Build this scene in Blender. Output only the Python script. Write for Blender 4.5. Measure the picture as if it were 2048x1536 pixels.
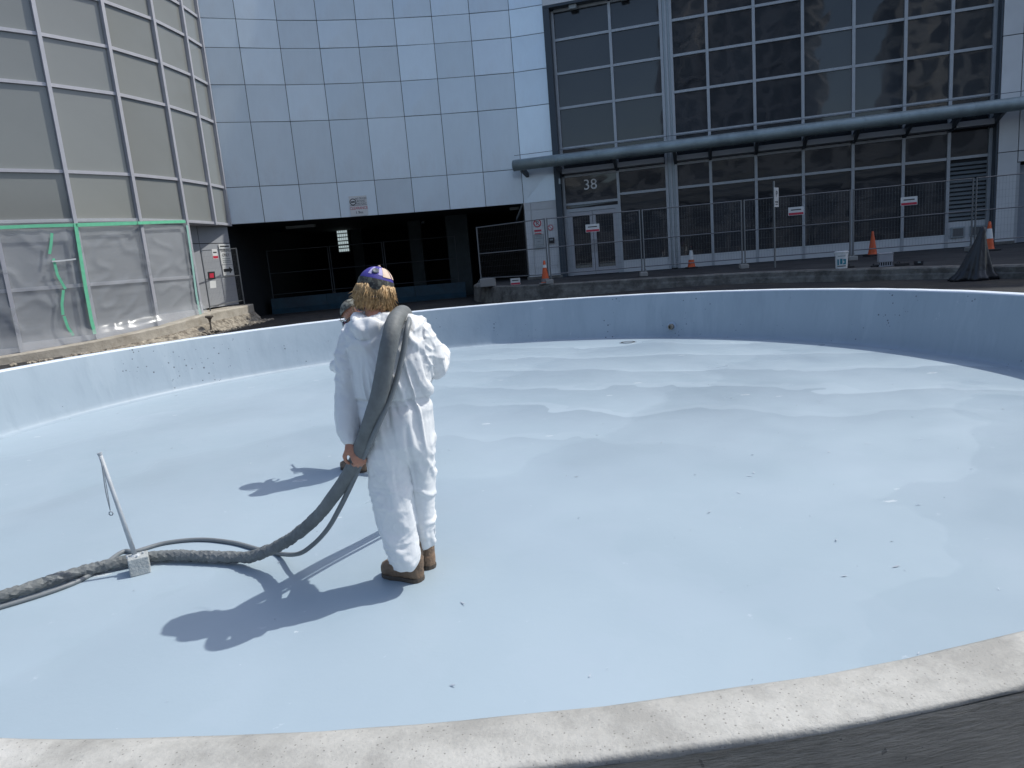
import bpy, bmesh, math, random
import numpy as np
from mathutils import Vector, Matrix, noise as mnoise
random.seed(7)
for o in list(bpy.data.objects): bpy.data.objects.remove(o)
SC = bpy.context.scene
COL = SC.collection
R = math.radians
V = Vector

# ------------------------------------------------------------------ camera
CAMZ = 1.805
PITCH, ROLL, FPX = R(10.44), R(-4.84), 1380.0
cp, sp, cr, sr = math.cos(PITCH), math.sin(PITCH), math.cos(ROLL), math.sin(ROLL)
FWD = V((0, cp, -sp)); UPR = V((0, sp, cp)); RGT = V((1, 0, 0))
IR = RGT*cr + UPR*sr
IU = RGT*(-sr) + UPR*cr
cam = bpy.data.cameras.new('camera'); camo = bpy.data.objects.new('camera', cam); COL.objects.link(camo)
cam.sensor_width = 36; cam.lens = FPX/2048*36; cam.clip_end = 2000; cam.clip_start = .05
M = Matrix((IR, IU, -FWD)).transposed().to_4x4(); M.translation = V((0, 0, CAMZ)); camo.matrix_world = M
SC.camera = camo
EYE = V((0, 0, CAMZ))
def ray(px, py):
    return FWD + IR*((px-1024)/FPX) + IU*(-(py-768)/FPX)
def at(px, py, Y):                      # measured image point -> world point at depth Y
    r = ray(px, py); return EYE + r*(Y/r.y)
def atz(px, py, z):                     # measured image point -> world point at height z
    r = ray(px, py); return EYE + r*((z-CAMZ)/r.z)

# ------------------------------------------------------------------ sky, sun, exposure
SUN = V((.69, .17, 1.0)).normalized()
w = bpy.data.worlds.new('World'); SC.world = w; w.use_nodes = True
nt = w.node_tree; nt.nodes.clear()
sky = nt.nodes.new('ShaderNodeTexSky'); sky.sky_type = 'NISHITA'; sky.sun_disc = False
sky.sun_elevation = math.asin(SUN.z); sky.sun_rotation = math.atan2(SUN.x, SUN.y)
sky.air_density = 1.0; sky.dust_density = 2.0; sky.ozone_density = 1.0
bg = nt.nodes.new('ShaderNodeBackground'); bg.inputs[1].default_value = .15
ow = nt.nodes.new('ShaderNodeOutputWorld')
nt.links.new(sky.outputs[0], bg.inputs[0]); nt.links.new(bg.outputs[0], ow.inputs[0])
sl = bpy.data.lights.new('sun', 'SUN'); sl.energy = 2.9; sl.angle = R(.53); sl.color = (.985, .975, .91)
so = bpy.data.objects.new('sun', sl); COL.objects.link(so)
so.rotation_euler = SUN.to_track_quat('Z', 'Y').to_euler(); so.location = (20, 5, 40)
vs = SC.view_settings; vs.view_transform = 'Standard'; vs.look = 'None'; vs.gamma = 1; vs.exposure = 0.42
vs.use_curve_mapping = False
SC.cycles.max_bounces = 7; SC.cycles.diffuse_bounces = 3; SC.cycles.glossy_bounces = 3; SC.cycles.transmission_bounces = 4; SC.cycles.transparent_max_bounces = 8

# ------------------------------------------------------------------ materials
MATS = {}
def mat(name, col=(.5, .5, .5), rough=.6, metal=0., spec=.5, var=0., vscale=3., bump=0., bscale=40., rnd=0., coat=0., stretch=None, col2=None, c2lo=.45, c2hi=.65, c2scale=1., emit=None):
    if name in MATS: return MATS[name]
    m = bpy.data.materials.new(name); m.use_nodes = True; t = m.node_tree; N = t.nodes; L = t.links
    b = N['Principled BSDF']
    b.inputs['Roughness'].default_value = rough; b.inputs['Metallic'].default_value = metal
    b.inputs['Specular IOR Level'].default_value = spec
    if coat: b.inputs['Coat Weight'].default_value = coat; b.inputs['Coat Roughness'].default_value = .08
    tc = N.new('ShaderNodeTexCoord'); src = tc.outputs['Object']
    if stretch:
        mp = N.new('ShaderNodeMapping'); mp.inputs['Scale'].default_value = stretch; L.new(src, mp.inputs[0]); src = mp.outputs[0]
    rgb = N.new('ShaderNodeRGB'); rgb.outputs[0].default_value = (*col, 1); c = rgb.outputs[0]
    if col2:
        n2 = N.new('ShaderNodeTexNoise'); n2.inputs['Scale'].default_value = c2scale; n2.inputs['Detail'].default_value = 7; n2.inputs['Roughness'].default_value = .62
        L.new(src, n2.inputs['Vector'])
        mr = N.new('ShaderNodeMapRange'); mr.inputs[1].default_value = c2lo; mr.inputs[2].default_value = c2hi; L.new(n2.outputs[0], mr.inputs[0])
        mx = N.new('ShaderNodeMix'); mx.data_type = 'RGBA'; L.new(mr.outputs[0], mx.inputs[0]); L.new(c, mx.inputs[6]); mx.inputs[7].default_value = (*col2, 1); c = mx.outputs[2]
    if var or rnd:
        hv = N.new('ShaderNodeHueSaturation'); L.new(c, hv.inputs['Color']); val = None
        if var:
            n1 = N.new('ShaderNodeTexNoise'); n1.inputs['Scale'].default_value = vscale; n1.inputs['Detail'].default_value = 6; n1.inputs['Roughness'].default_value = .65
            L.new(src, n1.inputs['Vector'])
            mr = N.new('ShaderNodeMapRange'); mr.inputs[1].default_value = .3; mr.inputs[2].default_value = .7; mr.inputs[3].default_value = 1-var; mr.inputs[4].default_value = 1+var
            L.new(n1.outputs[0], mr.inputs[0]); val = mr.outputs[0]
        if rnd:
            oi = N.new('ShaderNodeObjectInfo'); mr = N.new('ShaderNodeMapRange'); mr.inputs[3].default_value = 1-rnd; mr.inputs[4].default_value = 1+rnd
            L.new(oi.outputs['Random'], mr.inputs[0])
            if val is not None:
                mm = N.new('ShaderNodeMath'); mm.operation = 'MULTIPLY'; L.new(val, mm.inputs[0]); L.new(mr.outputs[0], mm.inputs[1]); val = mm.outputs[0]
            else: val = mr.outputs[0]
        L.new(val, hv.inputs['Value']); c = hv.outputs[0]
    L.new(c, b.inputs['Base Color'])
    if bump:
        nb = N.new('ShaderNodeTexNoise'); nb.inputs['Scale'].default_value = bscale; nb.inputs['Detail'].default_value = 5
        L.new(src, nb.inputs['Vector'])
        bp = N.new('ShaderNodeBump'); bp.inputs['Strength'].default_value = bump; bp.inputs['Distance'].default_value = .02
        L.new(nb.outputs[0], bp.inputs['Height']); L.new(bp.outputs[0], b.inputs['Normal'])
    if emit:
        b.inputs['Emission Color'].default_value = (*emit[:3], 1); b.inputs['Emission Strength'].default_value = emit[3]
    MATS[name] = m; return m

# ------------------------------------------------------------------ mesh helpers
def link(name, me, m, parent=None, smooth=False):
    if m is not None: me.materials.append(m)
    if smooth: me.polygons.foreach_set('use_smooth', [True]*len(me.polygons))
    o = bpy.data.objects.new(name, me); COL.objects.link(o)
    if parent is not None: o.parent = parent
    return o
def origin(parent):
    p = V((0, 0, 0))
    while parent is not None: p += parent.location; parent = parent.parent
    return p
def obj(name, vf, m, parent=None, smooth=False, loc=None):
    """one mesh object from world-space verts; its own origin at loc (world), parented unrotated"""
    vs_, fs = vf
    po = origin(parent)
    if loc is None: loc = po
    loc = V(loc)
    me = bpy.data.meshes.new(name); me.from_pydata([tuple(V(v)-loc) for v in vs_], [], fs); me.update()
    o = link(name, me, m, parent, smooth); o.location = loc-po; return o
def thing(name, label, cat, loc=(0, 0, 0), group=None):
    o = bpy.data.objects.new(name, None); COL.objects.link(o); o.location = loc; o.empty_display_size = .2
    o['label'] = label; o['category'] = cat
    if group: o['group'] = group
    return o
def tag(o, label, cat, group=None):
    o['label'] = label; o['category'] = cat
    if group: o['group'] = group
    return o
def struct(o): o['kind'] = 'structure'; return o
def join(*vfs):
    V_, F_ = [], []
    for v, f in vfs:
        k = len(V_); V_ += list(v); F_ += [tuple(i+k for i in q) for q in f]
    return V_, F_
def box(c, s, ax=None, bev=0.):
    """box centred c with full sizes s along axes ax (3 vectors), chamfered by bev"""
    c = V(c); ax = ax or (V((1, 0, 0)), V((0, 1, 0)), V((0, 0, 1)))
    h = [q/2 for q in s]
    if not bev:
        vs_ = [c+ax[0]*h[0]*i+ax[1]*h[1]*j+ax[2]*h[2]*k for i in (-1, 1) for j in (-1, 1) for k in (-1, 1)]
        return vs_, [(0, 1, 3, 2), (4, 6, 7, 5), (0, 4, 5, 1), (2, 3, 7, 6), (0, 2, 6, 4), (1, 5, 7, 3)]
    bm = bmesh.new(); bmesh.ops.create_cube(bm, size=1)
    for v in bm.verts: v.co = V((v.co.x*s[0], v.co.y*s[1], v.co.z*s[2]))
    bmesh.ops.bevel(bm, geom=bm.edges[:], offset=bev, segments=2, affect='EDGES', profile=.5)
    bm.verts.index_update()
    vs_ = [c+ax[0]*v.co.x+ax[1]*v.co.y+ax[2]*v.co.z for v in bm.verts]; fs = [tuple(v.index for v in f.verts) for f in bm.faces]; bm.free()
    return vs_, fs
def frame_of(path):
    """parallel transport frames"""
    T = []
    n = len(path)
    for i in range(n):
        a = path[max(i-1, 0)]; b = path[min(i+1, n-1)]; T.append((b-a).normalized())
    u = T[0].orthogonal().normalized(); U = []
    for t in T:
        u = (u-t*u.dot(t)); u = u.normalized() if u.length > 1e-6 else t.orthogonal().normalized(); U.append(u)
    return [(t, u, t.cross(u)) for t, u in zip(T, U)]
def tube(path, rad, seg=10, caps=True):
    path = [V(p) for p in path]
    if not hasattr(rad, '__len__'): rad = [rad]*len(path)
    fr = frame_of(path); vs_, fs = [], []
    for p, r, (t, u, v) in zip(path, rad, fr):
        for k in range(seg):
            a = 2*math.pi*k/seg; vs_.append(p+u*(r*math.cos(a))+v*(r*math.sin(a)))
    for i in range(len(path)-1):
        for k in range(seg):
            k2 = (k+1) % seg; fs.append((i*seg+k, i*seg+k2, (i+1)*seg+k2, (i+1)*seg+k))
    if caps:
        fs.append(tuple(range(seg-1, -1, -1))); b = (len(path)-1)*seg; fs.append(tuple(range(b, b+seg)))
    return vs_, fs
def capsule(path, rad, seg=10):
    """tube with rounded ends"""
    path = [V(p) for p in path]
    if not hasattr(rad, '__len__'): rad = [rad]*len(path)
    rad = list(rad); d0 = (path[0]-path[1]).normalized(); d1 = (path[-1]-path[-2]).normalized(); r0, r1 = rad[0], rad[-1]
    p = [path[0]+d0*r0*.95, path[0]+d0*r0*.7]+path+[path[-1]+d1*r1*.7, path[-1]+d1*r1*.95]
    q = [r0*.25, r0*.7]+rad+[r1*.7, r1*.25]
    return tube(p, q, seg)
def loft(rings, caps=True):
    """rings: lists of equal length of points"""
    n = len(rings[0]); vs_ = [p for r in rings for p in r]; fs = []
    for i in range(len(rings)-1):
        for k in range(n):
            k2 = (k+1) % n; fs.append((i*n+k, i*n+k2, (i+1)*n+k2, (i+1)*n+k))
    if caps: fs.append(tuple(range(n-1, -1, -1))); b = (len(rings)-1)*n; fs.append(tuple(range(b, b+n)))
    return vs_, fs
def ell(c, a, b, n=20, e=1.0):
    out = []
    for k in range(n):
        t = 2*math.pi*k/n; ct, st = math.cos(t), math.sin(t)
        out.append(c+a*(math.copysign(abs(ct)**e, ct))+b*(math.copysign(abs(st)**e, st)))
    return out
def lathe(c, prof, seg=20, axis=V((0, 0, 1))):
    u = axis.orthogonal().normalized(); v = axis.cross(u)
    rings = [[c+axis*z+(u*math.cos(2*math.pi*k/seg)+v*math.sin(2*math.pi*k/seg))*r for k in range(seg)] for r, z in prof]
    return loft(rings)
def spline(pts, n=8):
    pts = [V(p) for p in pts]; P = [pts[0]*2-pts[1]]+pts+[pts[-1]*2-pts[-2]]; out = []
    for i in range(1, len(P)-2):
        a, b, c, d = P[i-1:i+3]
        for k in range(n):
            t = k/n
            out.append(.5*((2*b)+(c-a)*t+(2*a-5*b+4*c-d)*t*t+(3*b-a-3*c+d)*t**3))
    out.append(pts[-1]); return out
def blob(c, rx, ry, rz, seg=14, ax=None):
    ax = ax or (V((1, 0, 0)), V((0, 1, 0)), V((0, 0, 1)))
    rings = []
    for i in range(1, seg):
        th = math.pi*i/seg; rings.append([c+ax[0]*rx*math.sin(th)*math.cos(2*math.pi*k/seg)+ax[1]*ry*math.sin(th)*math.sin(2*math.pi*k/seg)-ax[2]*rz*math.cos(th) for k in range(seg)])
    return loft(rings)
def remesh(vf, voxel, smooth=4, factor=.5):
    me = bpy.data.meshes.new('tmp'); me.from_pydata([tuple(v) for v in vf[0]], [], vf[1])
    bm = bmesh.new(); bm.from_mesh(me); bmesh.ops.recalc_face_normals(bm, faces=bm.faces); bm.to_mesh(me); bm.free()
    o = bpy.data.objects.new('tmp', me); COL.objects.link(o)
    md = o.modifiers.new('r', 'REMESH'); md.mode = 'VOXEL'; md.voxel_size = voxel
    ms = o.modifiers.new('s', 'SMOOTH'); ms.iterations = smooth; ms.factor = factor
    dg = bpy.context.evaluated_depsgraph_get(); ev = o.evaluated_get(dg)
    out = bpy.data.meshes.new_from_object(ev); bpy.data.objects.remove(o); bpy.data.meshes.remove(me)
    return out
def displace(me, fn):
    n = len(me.vertices); co = np.empty(n*3); no = np.empty(n*3)
    me.vertices.foreach_get('co', co); me.vertices.foreach_get('normal', no)
    co = co.reshape(-1, 3); no = no.reshape(-1, 3)
    dd = np.array([fn(V(p), V(q)) for p, q in zip(co, no)])
    co = co+no*dd[:, None]; me.vertices.foreach_set('co', co.ravel()); me.update()
def text(s, c, right, up, size, m, parent, name='lettering', depth=.004, align='CENTER', xs=1.):
    cu = bpy.data.curves.new('t', 'FONT'); cu.body = s; cu.size = 1; cu.align_x = align; cu.align_y = 'CENTER'; cu.resolution_u = 3
    o = bpy.data.objects.new('t', cu); COL.objects.link(o)
    dg = bpy.context.evaluated_depsgraph_get(); me = bpy.data.meshes.new_from_object(o.evaluated_get(dg))
    bpy.data.objects.remove(o); nrm = right.cross(up)
    c = V(c); vs_ = [c+right*(v.co.x*size*xs)+up*(v.co.y*size)+nrm*depth for v in me.vertices]; fs = [tuple(p.vertices) for p in me.polygons]
    bpy.data.meshes.remove(me)
    return obj(name, (vs_, fs), m, parent)
def ssm(a, b, x):
    t = min(max((x-a)/(b-a), 0), 1); return t*t*(3-2*t)
def prism(poly, z0, z1):
    n = len(poly); vs_ = [V((p[0], p[1], z0)) for p in poly]+[V((p[0], p[1], z1)) for p in poly]
    fs = [tuple(range(n-1, -1, -1)), tuple(range(n, 2*n))]+[(i, (i+1) % n, n+(i+1) % n, n+i) for i in range(n)]
    return vs_, fs
X, Y_, Z = V((1, 0, 0)), V((0, 1, 0)), V((0, 0, 1))


# ================================================================== THE SETTING
PC = V((-.47, 8.02, 0)); RI, RO, RIMZ, RF = 6.685, 6.848, .845, 6.5
GP = [(-1, 23.8, .40), (6, 17, .66), (9, 12, .70), (-8.7, 23, .42), (-8, 19, .30), (-11, 12, .22), (0, 0, .15), (9, 2, .45), (-9, 0, .15), (-4, 32, .35), (10, 22, .6), (-30, 20, .2), (40, 0, .6), (0, -40, .15)]
def G(x, y):
    s = t = 0
    for a, b, z in GP:
        k = 1/((x-a)**2+(y-b)**2+2.0)**1.5; s += k*z; t += k
    return s/t

def paint_nodes(m, c1, c2, holes=0., laps=False, rough=.42):
    t = m.node_tree; N = t.nodes; L = t.links; b = N['Principled BSDF']; b.inputs['Roughness'].default_value = rough
    tc = N.new('ShaderNodeTexCoord'); src = tc.outputs['Object']
    def nz(sc, det=5, ro=.55, vec=src):
        q = N.new('ShaderNodeTexNoise'); q.inputs['Scale'].default_value = sc; q.inputs['Detail'].default_value = det; q.inputs['Roughness'].default_value = ro; L.new(vec, q.inputs['Vector']); return q.outputs[0]
    def rng(x, a, b_, c=0., d=1.):
        q = N.new('ShaderNodeMapRange'); q.inputs[1].default_value = a; q.inputs[2].default_value = b_; q.inputs[3].default_value = c; q.inputs[4].default_value = d; L.new(x, q.inputs[0]); return q.outputs[0]
    def op(o_, a, b_):
        q = N.new('ShaderNodeMath'); q.operation = o_
        for i, v in enumerate((a, b_)):
            if isinstance(v, (int, float)): q.inputs[i].default_value = v
            else: L.new(v, q.inputs[i])
        return q.outputs[0]
    def mix(f, a, b_):
        q = N.new('ShaderNodeMix'); q.data_type = 'RGBA'
        if isinstance(f, float): q.inputs[0].default_value = f
        else: L.new(f, q.inputs[0])
        for i, v in ((6, a), (7, b_)):
            if isinstance(v, tuple): q.inputs[i].default_value = (*v, 1)
            else: L.new(v, q.inputs[i])
        return q.outputs[2]
    return N, L, b, src, nz, rng, op, mix

def pool_floor_mat():
    m = bpy.data.materials.new('pool_floor_paint'); m.use_nodes = True
    N, L, b, src, nz, rng, op, mix = paint_nodes(m, None, None)
    c = mix(rng(nz(.35, 3), .38, .62), (.314, .394, .455), (.332, .411, .473))
    c = mix(rng(nz(1.1, 4), .50, .53, 0, .22), c, (.350, .423, .492))           # dry and fresh patches with soft edges
    # overlapping coats that end in wavy edges
    sx = N.new('ShaderNodeSeparateXYZ'); L.new(src, sx.inputs[0])
    def coats(ax, ay, period, amp, nscale, det):
        t_ = op('ADD', op('MULTIPLY', sx.outputs[0], ax/period), op('MULTIPLY', sx.outputs[1], ay/period))
        return op('FRACT', op('ADD', t_, op('MULTIPLY', nz(nscale, det, .5), amp)), 0.)
    reg = op('MULTIPLY', rng(sx.outputs[0], -1.2, .6), rng(sx.outputs[1], -2.2, -.6))
    f1 = coats(.42, .91, 1.25, 1.5, .75, 3); lap = op('MULTIPLY', op('POWER', f1, 1.6), reg)
    c = mix(op('MULTIPLY', lap, .75), c, (.250, .312, .372))
    hi = op('MULTIPLY', op('LESS_THAN', f1, .14), reg); c = mix(op('MULTIPLY', hi, .28), c, (.425, .500, .565))
    f2 = coats(-.75, .66, 3.1, 1.1, .45, 4); c = mix(op('MULTIPLY', op('MULTIPLY', op('POWER', f2, 2.0), rng(f2, .84, 1, 1, 0)), .45), c, (.270, .335, .398))
    f3 = coats(.97, .22, 2.3, 1.6, .6, 5); c = mix(op('MULTIPLY', op('MULTIPLY', op('POWER', f3, 2.0), rng(f3, .80, 1, 1, 0)), .30), c, (.385, .462, .530))
    # scuffs and specks
    v = N.new('ShaderNodeTexVoronoi'); v.inputs['Scale'].default_value = 3.1; L.new(src, v.inputs['Vector'])
    vr = N.new('ShaderNodeTexVoronoi'); vr.inputs['Scale'].default_value = 3.1; vr.feature = 'F1'; L.new(src, vr.inputs['Vector'])
    sep = N.new('ShaderNodeSeparateColor'); L.new(v.outputs['Color'], sep.inputs[0])
    r1 = op('MULTIPLY', sep.outputs[0], .045)
    spk = op('LESS_THAN', v.outputs['Distance'], op('SUBTRACT', r1, .018))
    c = mix(op('MULTIPLY', spk, .65), c, (.16, .19, .23))
    sc = rng(nz(7, 8, .7), .65, .69); c = mix(op('MULTIPLY', sc, .55), c, (.48, .54, .60))
    mp2 = N.new('ShaderNodeMapping'); mp2.inputs['Scale'].default_value = (1.0, 2.6, 1); mp2.inputs['Rotation'].default_value = (0, 0, R(-18)); L.new(src, mp2.inputs[0])
    v3 = N.new('ShaderNodeTexVoronoi'); v3.inputs['Scale'].default_value = 1.5; L.new(mp2.outputs[0], v3.inputs['Vector']); sp3 = N.new('ShaderNodeSeparateColor'); L.new(v3.outputs['Color'], sp3.inputs[0])
    rag = op('MULTIPLY', nz(38, 4, .7), .11); scr = op('LESS_THAN', op('ADD', v3.outputs['Distance'], rag), op('SUBTRACT', op('MULTIPLY', sp3.outputs[1], .24), .075))
    c = mix(op('MULTIPLY', scr, .8), c, (.56, .61, .65))
    scr2 = op('LESS_THAN', op('ADD', v3.outputs['Distance'], rag), op('SUBTRACT', op('MULTIPLY', sp3.outputs[1], .20), .088)); c = mix(op('MULTIPLY', scr2, .6), c, (.20, .24, .28))
    L.new(c, b.inputs['Base Color'])
    L.new(op('SUBTRACT', rng(nz(.8, 4), .35, .65, .36, .54), op('MULTIPLY', op('POWER', f2, 2.0), .10)), b.inputs['Roughness'])
    h = op('ADD', op('MULTIPLY', nz(2.2, 5), .6), op('MULTIPLY', lap, .10))
    h = op('ADD', h, op('MULTIPLY', nz(60, 3), .035))
    bp = N.new('ShaderNodeBump'); bp.inputs['Strength'].default_value = .35; bp.inputs['Distance'].default_value = .03; L.new(h, bp.inputs['Height']); L.new(bp.outputs[0], b.inputs['Normal'])
    return m
def pool_wall_mat():
    m = bpy.data.materials.new('pool_wall_paint'); m.use_nodes = True
    N, L, b, src, nz, rng, op, mix = paint_nodes(m, None, None, rough=.5)
    c = mix(rng(nz(.6, 4), .35, .65), (.285, .350, .412), (.318, .386, .450))
    v = N.new('ShaderNodeTexVoronoi'); v.inputs['Scale'].default_value = 15; L.new(src, v.inputs['Vector'])
    sep = N.new('ShaderNodeSeparateColor'); L.new(v.outputs['Color'], sep.inputs[0])
    clump = rng(nz(.9, 2), .45, .60)
    rad = op('SUBTRACT', op('MULTIPLY', op('MULTIPLY', sep.outputs[0], clump), .33), .07)
    hole = op('LESS_THAN', v.outputs['Distance'], rad)
    c = mix(op('MULTIPLY', hole, .8), c, (.05, .06, .075))
    sc = rng(nz(5, 8, .7), .66, .69); c = mix(op('MULTIPLY', sc, .45), c, (.50, .56, .61))
    mv = N.new('ShaderNodeMapping'); mv.inputs['Scale'].default_value = (1, 1, .10); L.new(src, mv.inputs[0]); c = mix(rng(nz(5, 6, .65, mv.outputs[0]), .5, .72, 0, .45), c, (.235, .295, .35)); c = mix(rng(nz(2.2, 5, .6, mv.outputs[0]), .56, .62, 0, .30), c, (.37, .44, .50))
    L.new(c, b.inputs['Base Color'])
    bp = N.new('ShaderNodeBump'); bp.inputs['Strength'].default_value = .3; bp.inputs['Distance'].default_value = .02
    L.new(op('SUBTRACT', nz(4, 5), hole), bp.inputs['Height']); L.new(bp.outputs[0], b.inputs['Normal'])
    return m
def rim_mat():
    m = bpy.data.materials.new('rim_concrete_and_paint'); m.use_nodes = True
    N, L, b, src, nz, rng, op, mix = paint_nodes(m, None, None, rough=.7)
    c = mix(rng(nz(4.5, 9, .72), .40, .60), (.30, .294, .274), (.44, .432, .405))
    c = mix(op('MULTIPLY', rng(nz(1.3, 8, .7), .54, .66), .45), c, (.62, .61, .585))
    c = mix(op('MULTIPLY', rng(nz(26, 6, .7), .60, .68), .55), c, (.30, .29, .27))
    c = mix(op('MULTIPLY', rng(nz(9, 7, .72), .57, .68), .55), c, (.26, .25, .23))
    vp = N.new('ShaderNodeTexVoronoi'); vp.inputs['Scale'].default_value = 120; L.new(src, vp.inputs['Vector']); sv = N.new('ShaderNodeSeparateColor'); L.new(vp.outputs['Color'], sv.inputs[0])
    pore = op('LESS_THAN', vp.outputs['Distance'], op('SUBTRACT', op('MULTIPLY', sv.outputs[0], .55), .26)); c = mix(op('MULTIPLY', pore, .7), c, (.15, .145, .13))
    sx = N.new('ShaderNodeSeparateXYZ'); L.new(src, sx.inputs[0])
    pt = rng(op('ADD', sx.outputs[1], op('MULTIPLY', nz(3, 4), 1.4)), -3.2, -2.6)
    c = mix(pt, c, (.60, .655, .73))
    L.new(c, b.inputs['Base Color'])
    bp = N.new('ShaderNodeBump'); bp.inputs['Strength'].default_value = .42; bp.inputs['Distance'].default_value = .012
    L.new(op('ADD', nz(18, 7, .65), op('MULTIPLY', nz(120, 3), .25)), bp.inputs['Height']); L.new(bp.outputs[0], b.inputs['Normal'])
    return m
def outer_mat():
    m = bpy.data.materials.new('board_marked_concrete'); m.use_nodes = True
    N, L, b, src, nz, rng, op, mix = paint_nodes(m, None, None, rough=.85)
    mp = N.new('ShaderNodeMapping'); mp.inputs['Scale'].default_value = (1, 1, 7); L.new(src, mp.inputs[0])
    g = nz(15, 7, .7, mp.outputs[0])
    c = mix(rng(g, .36, .64), (.40, .37, .31), (.64, .59, .50))
    dn = N.new('ShaderNodeTexNoise'); dn.inputs['Scale'].default_value = 22; dn.inputs['Detail'].default_value = 3; L.new(src, dn.inputs['Vector'])
    va = N.new('ShaderNodeVectorMath'); va.operation = 'MULTIPLY_ADD'; L.new(dn.outputs['Color'], va.inputs[0]); va.inputs[1].default_value = (.06, .06, .06); L.new(src, va.inputs[2])
    v = N.new('ShaderNodeTexVoronoi'); v.inputs['Scale'].default_value = 21; L.new(va.outputs[0], v.inputs['Vector'])
    sep = N.new('ShaderNodeSeparateColor'); L.new(v.outputs['Color'], sep.inputs[0])
    hole = op('LESS_THAN', v.outputs['Distance'], op('SUBTRACT', op('MULTIPLY', sep.outputs[0], .36), .17))
    c = mix(op('MULTIPLY', hole, .75), c, (.12, .115, .105))
    c = mix(op('MULTIPLY', rng(nz(2.5, 6), .45, .65), .6), c, (.62, .57, .48))
    L.new(c, b.inputs['Base Color'])
    bp = N.new('ShaderNodeBump'); bp.inputs['Strength'].default_value = 1.0; bp.inputs['Distance'].default_value = .02
    L.new(op('SUBTRACT', g, hole), bp.inputs['Height']); L.new(bp.outputs[0], b.inputs['Normal'])
    return m

def ringsurf(prof, n, arc=(0, 2*math.pi), jit=None):
    """prof: (radius, z) list swept round the pool centre"""
    vs_, fs = [], []; full = arc[1]-arc[0] > 6.28; m_ = n if full else n+1
    for i in range(m_):
        a = arc[0]+(arc[1]-arc[0])*i/n
        da = (a+math.pi/2+math.pi) % (2*math.pi)-math.pi; near = .25*da*math.exp(-(da/.6)**2)
        for k, (r, z) in enumerate(prof):
            dr, dz = jit(a, k, r) if jit else (0, 0)
            dr += near*r/6.7
            vs_.append(V((PC.x+(r+dr)*math.cos(a), PC.y+(r+dr)*math.sin(a), z+dz)))
    q = len(prof)
    for i in range(n):
        j = (i+1) % m_
        for k in range(q-1): fs.append((i*q+k, j*q+k, j*q+k+1, i*q+k+1))
    return vs_, fs
pool = thing('pool', 'empty round concrete pool freshly coated in pale blue paint', 'pool', PC)
rr = [0, .8, 1.6, 2.4, 3.2, 4, 4.8, 5.4, 5.9, 6.2, 6.36]
vs_, fs = ringsurf([(max(r, .002), .012*math.sin(r*1.1)*0) for r in rr], 128)
obj('floor', (vs_, fs), pool_floor_mat(), pool, smooth=True)
cove = [(6.36, 0.0), (6.475, .002), (6.50, .012), (6.517, .035), (6.532, .09), (6.56, .22), (6.60, .42), (6.64, .64), (RI, .825)]
obj('wall', ringsurf(cove, 160), pool_wall_mat(), pool, smooth=True)
def rj(a, k, r):
    p = V((math.cos(a)*r*2.2, math.sin(a)*r*2.2, k*.7)); return (.006*mnoise.noise(p)+.004*mnoise.noise(p*4), .004*mnoise.noise(p*1.3+V((5, 0, 0)))) if k not in (0,) else (0, 0)
rimprof = [(RI, .823), (RI+.005, .838), (RI+.018, .845), (RI+.06, .848), (RI+.12, .848), (RO-.012, .847), (RO-.004, .844), (RO, .838), (RO+.001, .826)]
obj('rim', ringsurf(rimprof, 420, jit=rj), rim_mat(), pool, smooth=True)
def oj(a, k, r):
    p = V((math.cos(a)*r*3, math.sin(a)*r*3, k*2.7)); return (.006*mnoise.noise(p*2)+.005*mnoise.noise(p*V((.5, .5, 3))[0]), 0) if k else (0, 0)
oprof = [(RO+.001, .826)]+[(RO+.003, .81-.03*i) for i in range(24)]
obj('outer_wall', ringsurf(oprof, 420, jit=oj), outer_mat(), pool, smooth=True)

# ground: one sheet, from the pool's outer wall out to the horizon
asph = mat('asphalt', (.038, .038, .040), .85, spec=.2, col2=(.062, .057, .049), c2lo=.48, c2hi=.66, c2scale=.8, bump=.5, bscale=60, var=.25, vscale=5)
rads = [RO-.05, 7.2, 7.6, 8.2, 9, 10, 11, 12, 13, 14.5, 16, 18, 21, 25, 32, 45, 80, 150, 400, 900]
n = 96; vs_, fs = [], []
for i in range(n):
    a = 2*math.pi*i/n
    for r in rads:
        x, y = PC.x+r*math.cos(a), PC.y+r*math.sin(a); vs_.append(V((x, y, G(x, y)+.012*mnoise.noise(V((x, y, 0))*.9))))
q = len(rads)
for i in range(n):
    j = (i+1) % n
    for k in range(q-1): fs.append((i*q+k, j*q+k, j*q+k+1, i*q+k+1))
struct(obj('ground', (vs_, fs), asph, smooth=True))

# pavement in front of the entrance, with a rough kerb
SWZ = .925
kerb = spline([(-1.0, 30, 0), (-1.05, 26.5, 0), (-1.05, 24.6, 0), (-.75, 23.0, 0), (.2, 21.3, 0), (1.35, 20.28, 0), (3.95, 18.77, 0), (6.11, 17.22, 0), (7.55, 15.12, 0), (9.0, 11.96, 0), (10, 8, 0), (10.6, 3, 0), (11, -12, 0)], 10)
inner = [];
for i, p in enumerate(kerb):
    a = kerb[max(i-1, 0)]; b = kerb[min(i+1, len(kerb)-1)]; t = (b-a).normalized(); nr = V((-t.y, t.x, 0)); inner.append(p+nr*.32)
swm = mat('pavement_concrete', (.058, .058, .058), .9, spec=.15, var=.25, vscale=1.5, bump=.4, bscale=30, col2=(.042, .042, .044), c2scale=.6)
nk = len(kerb)
top = [V((p.x, p.y, SWZ-.006)) for p in inner]
poly = top+[V((60, -12, SWZ-.006)), V((60, 60, SWZ-.006)), V((-1, 60, SWZ-.006))]
struct(obj('pavement', (poly, [tuple(range(len(poly)))]), swm))
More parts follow.
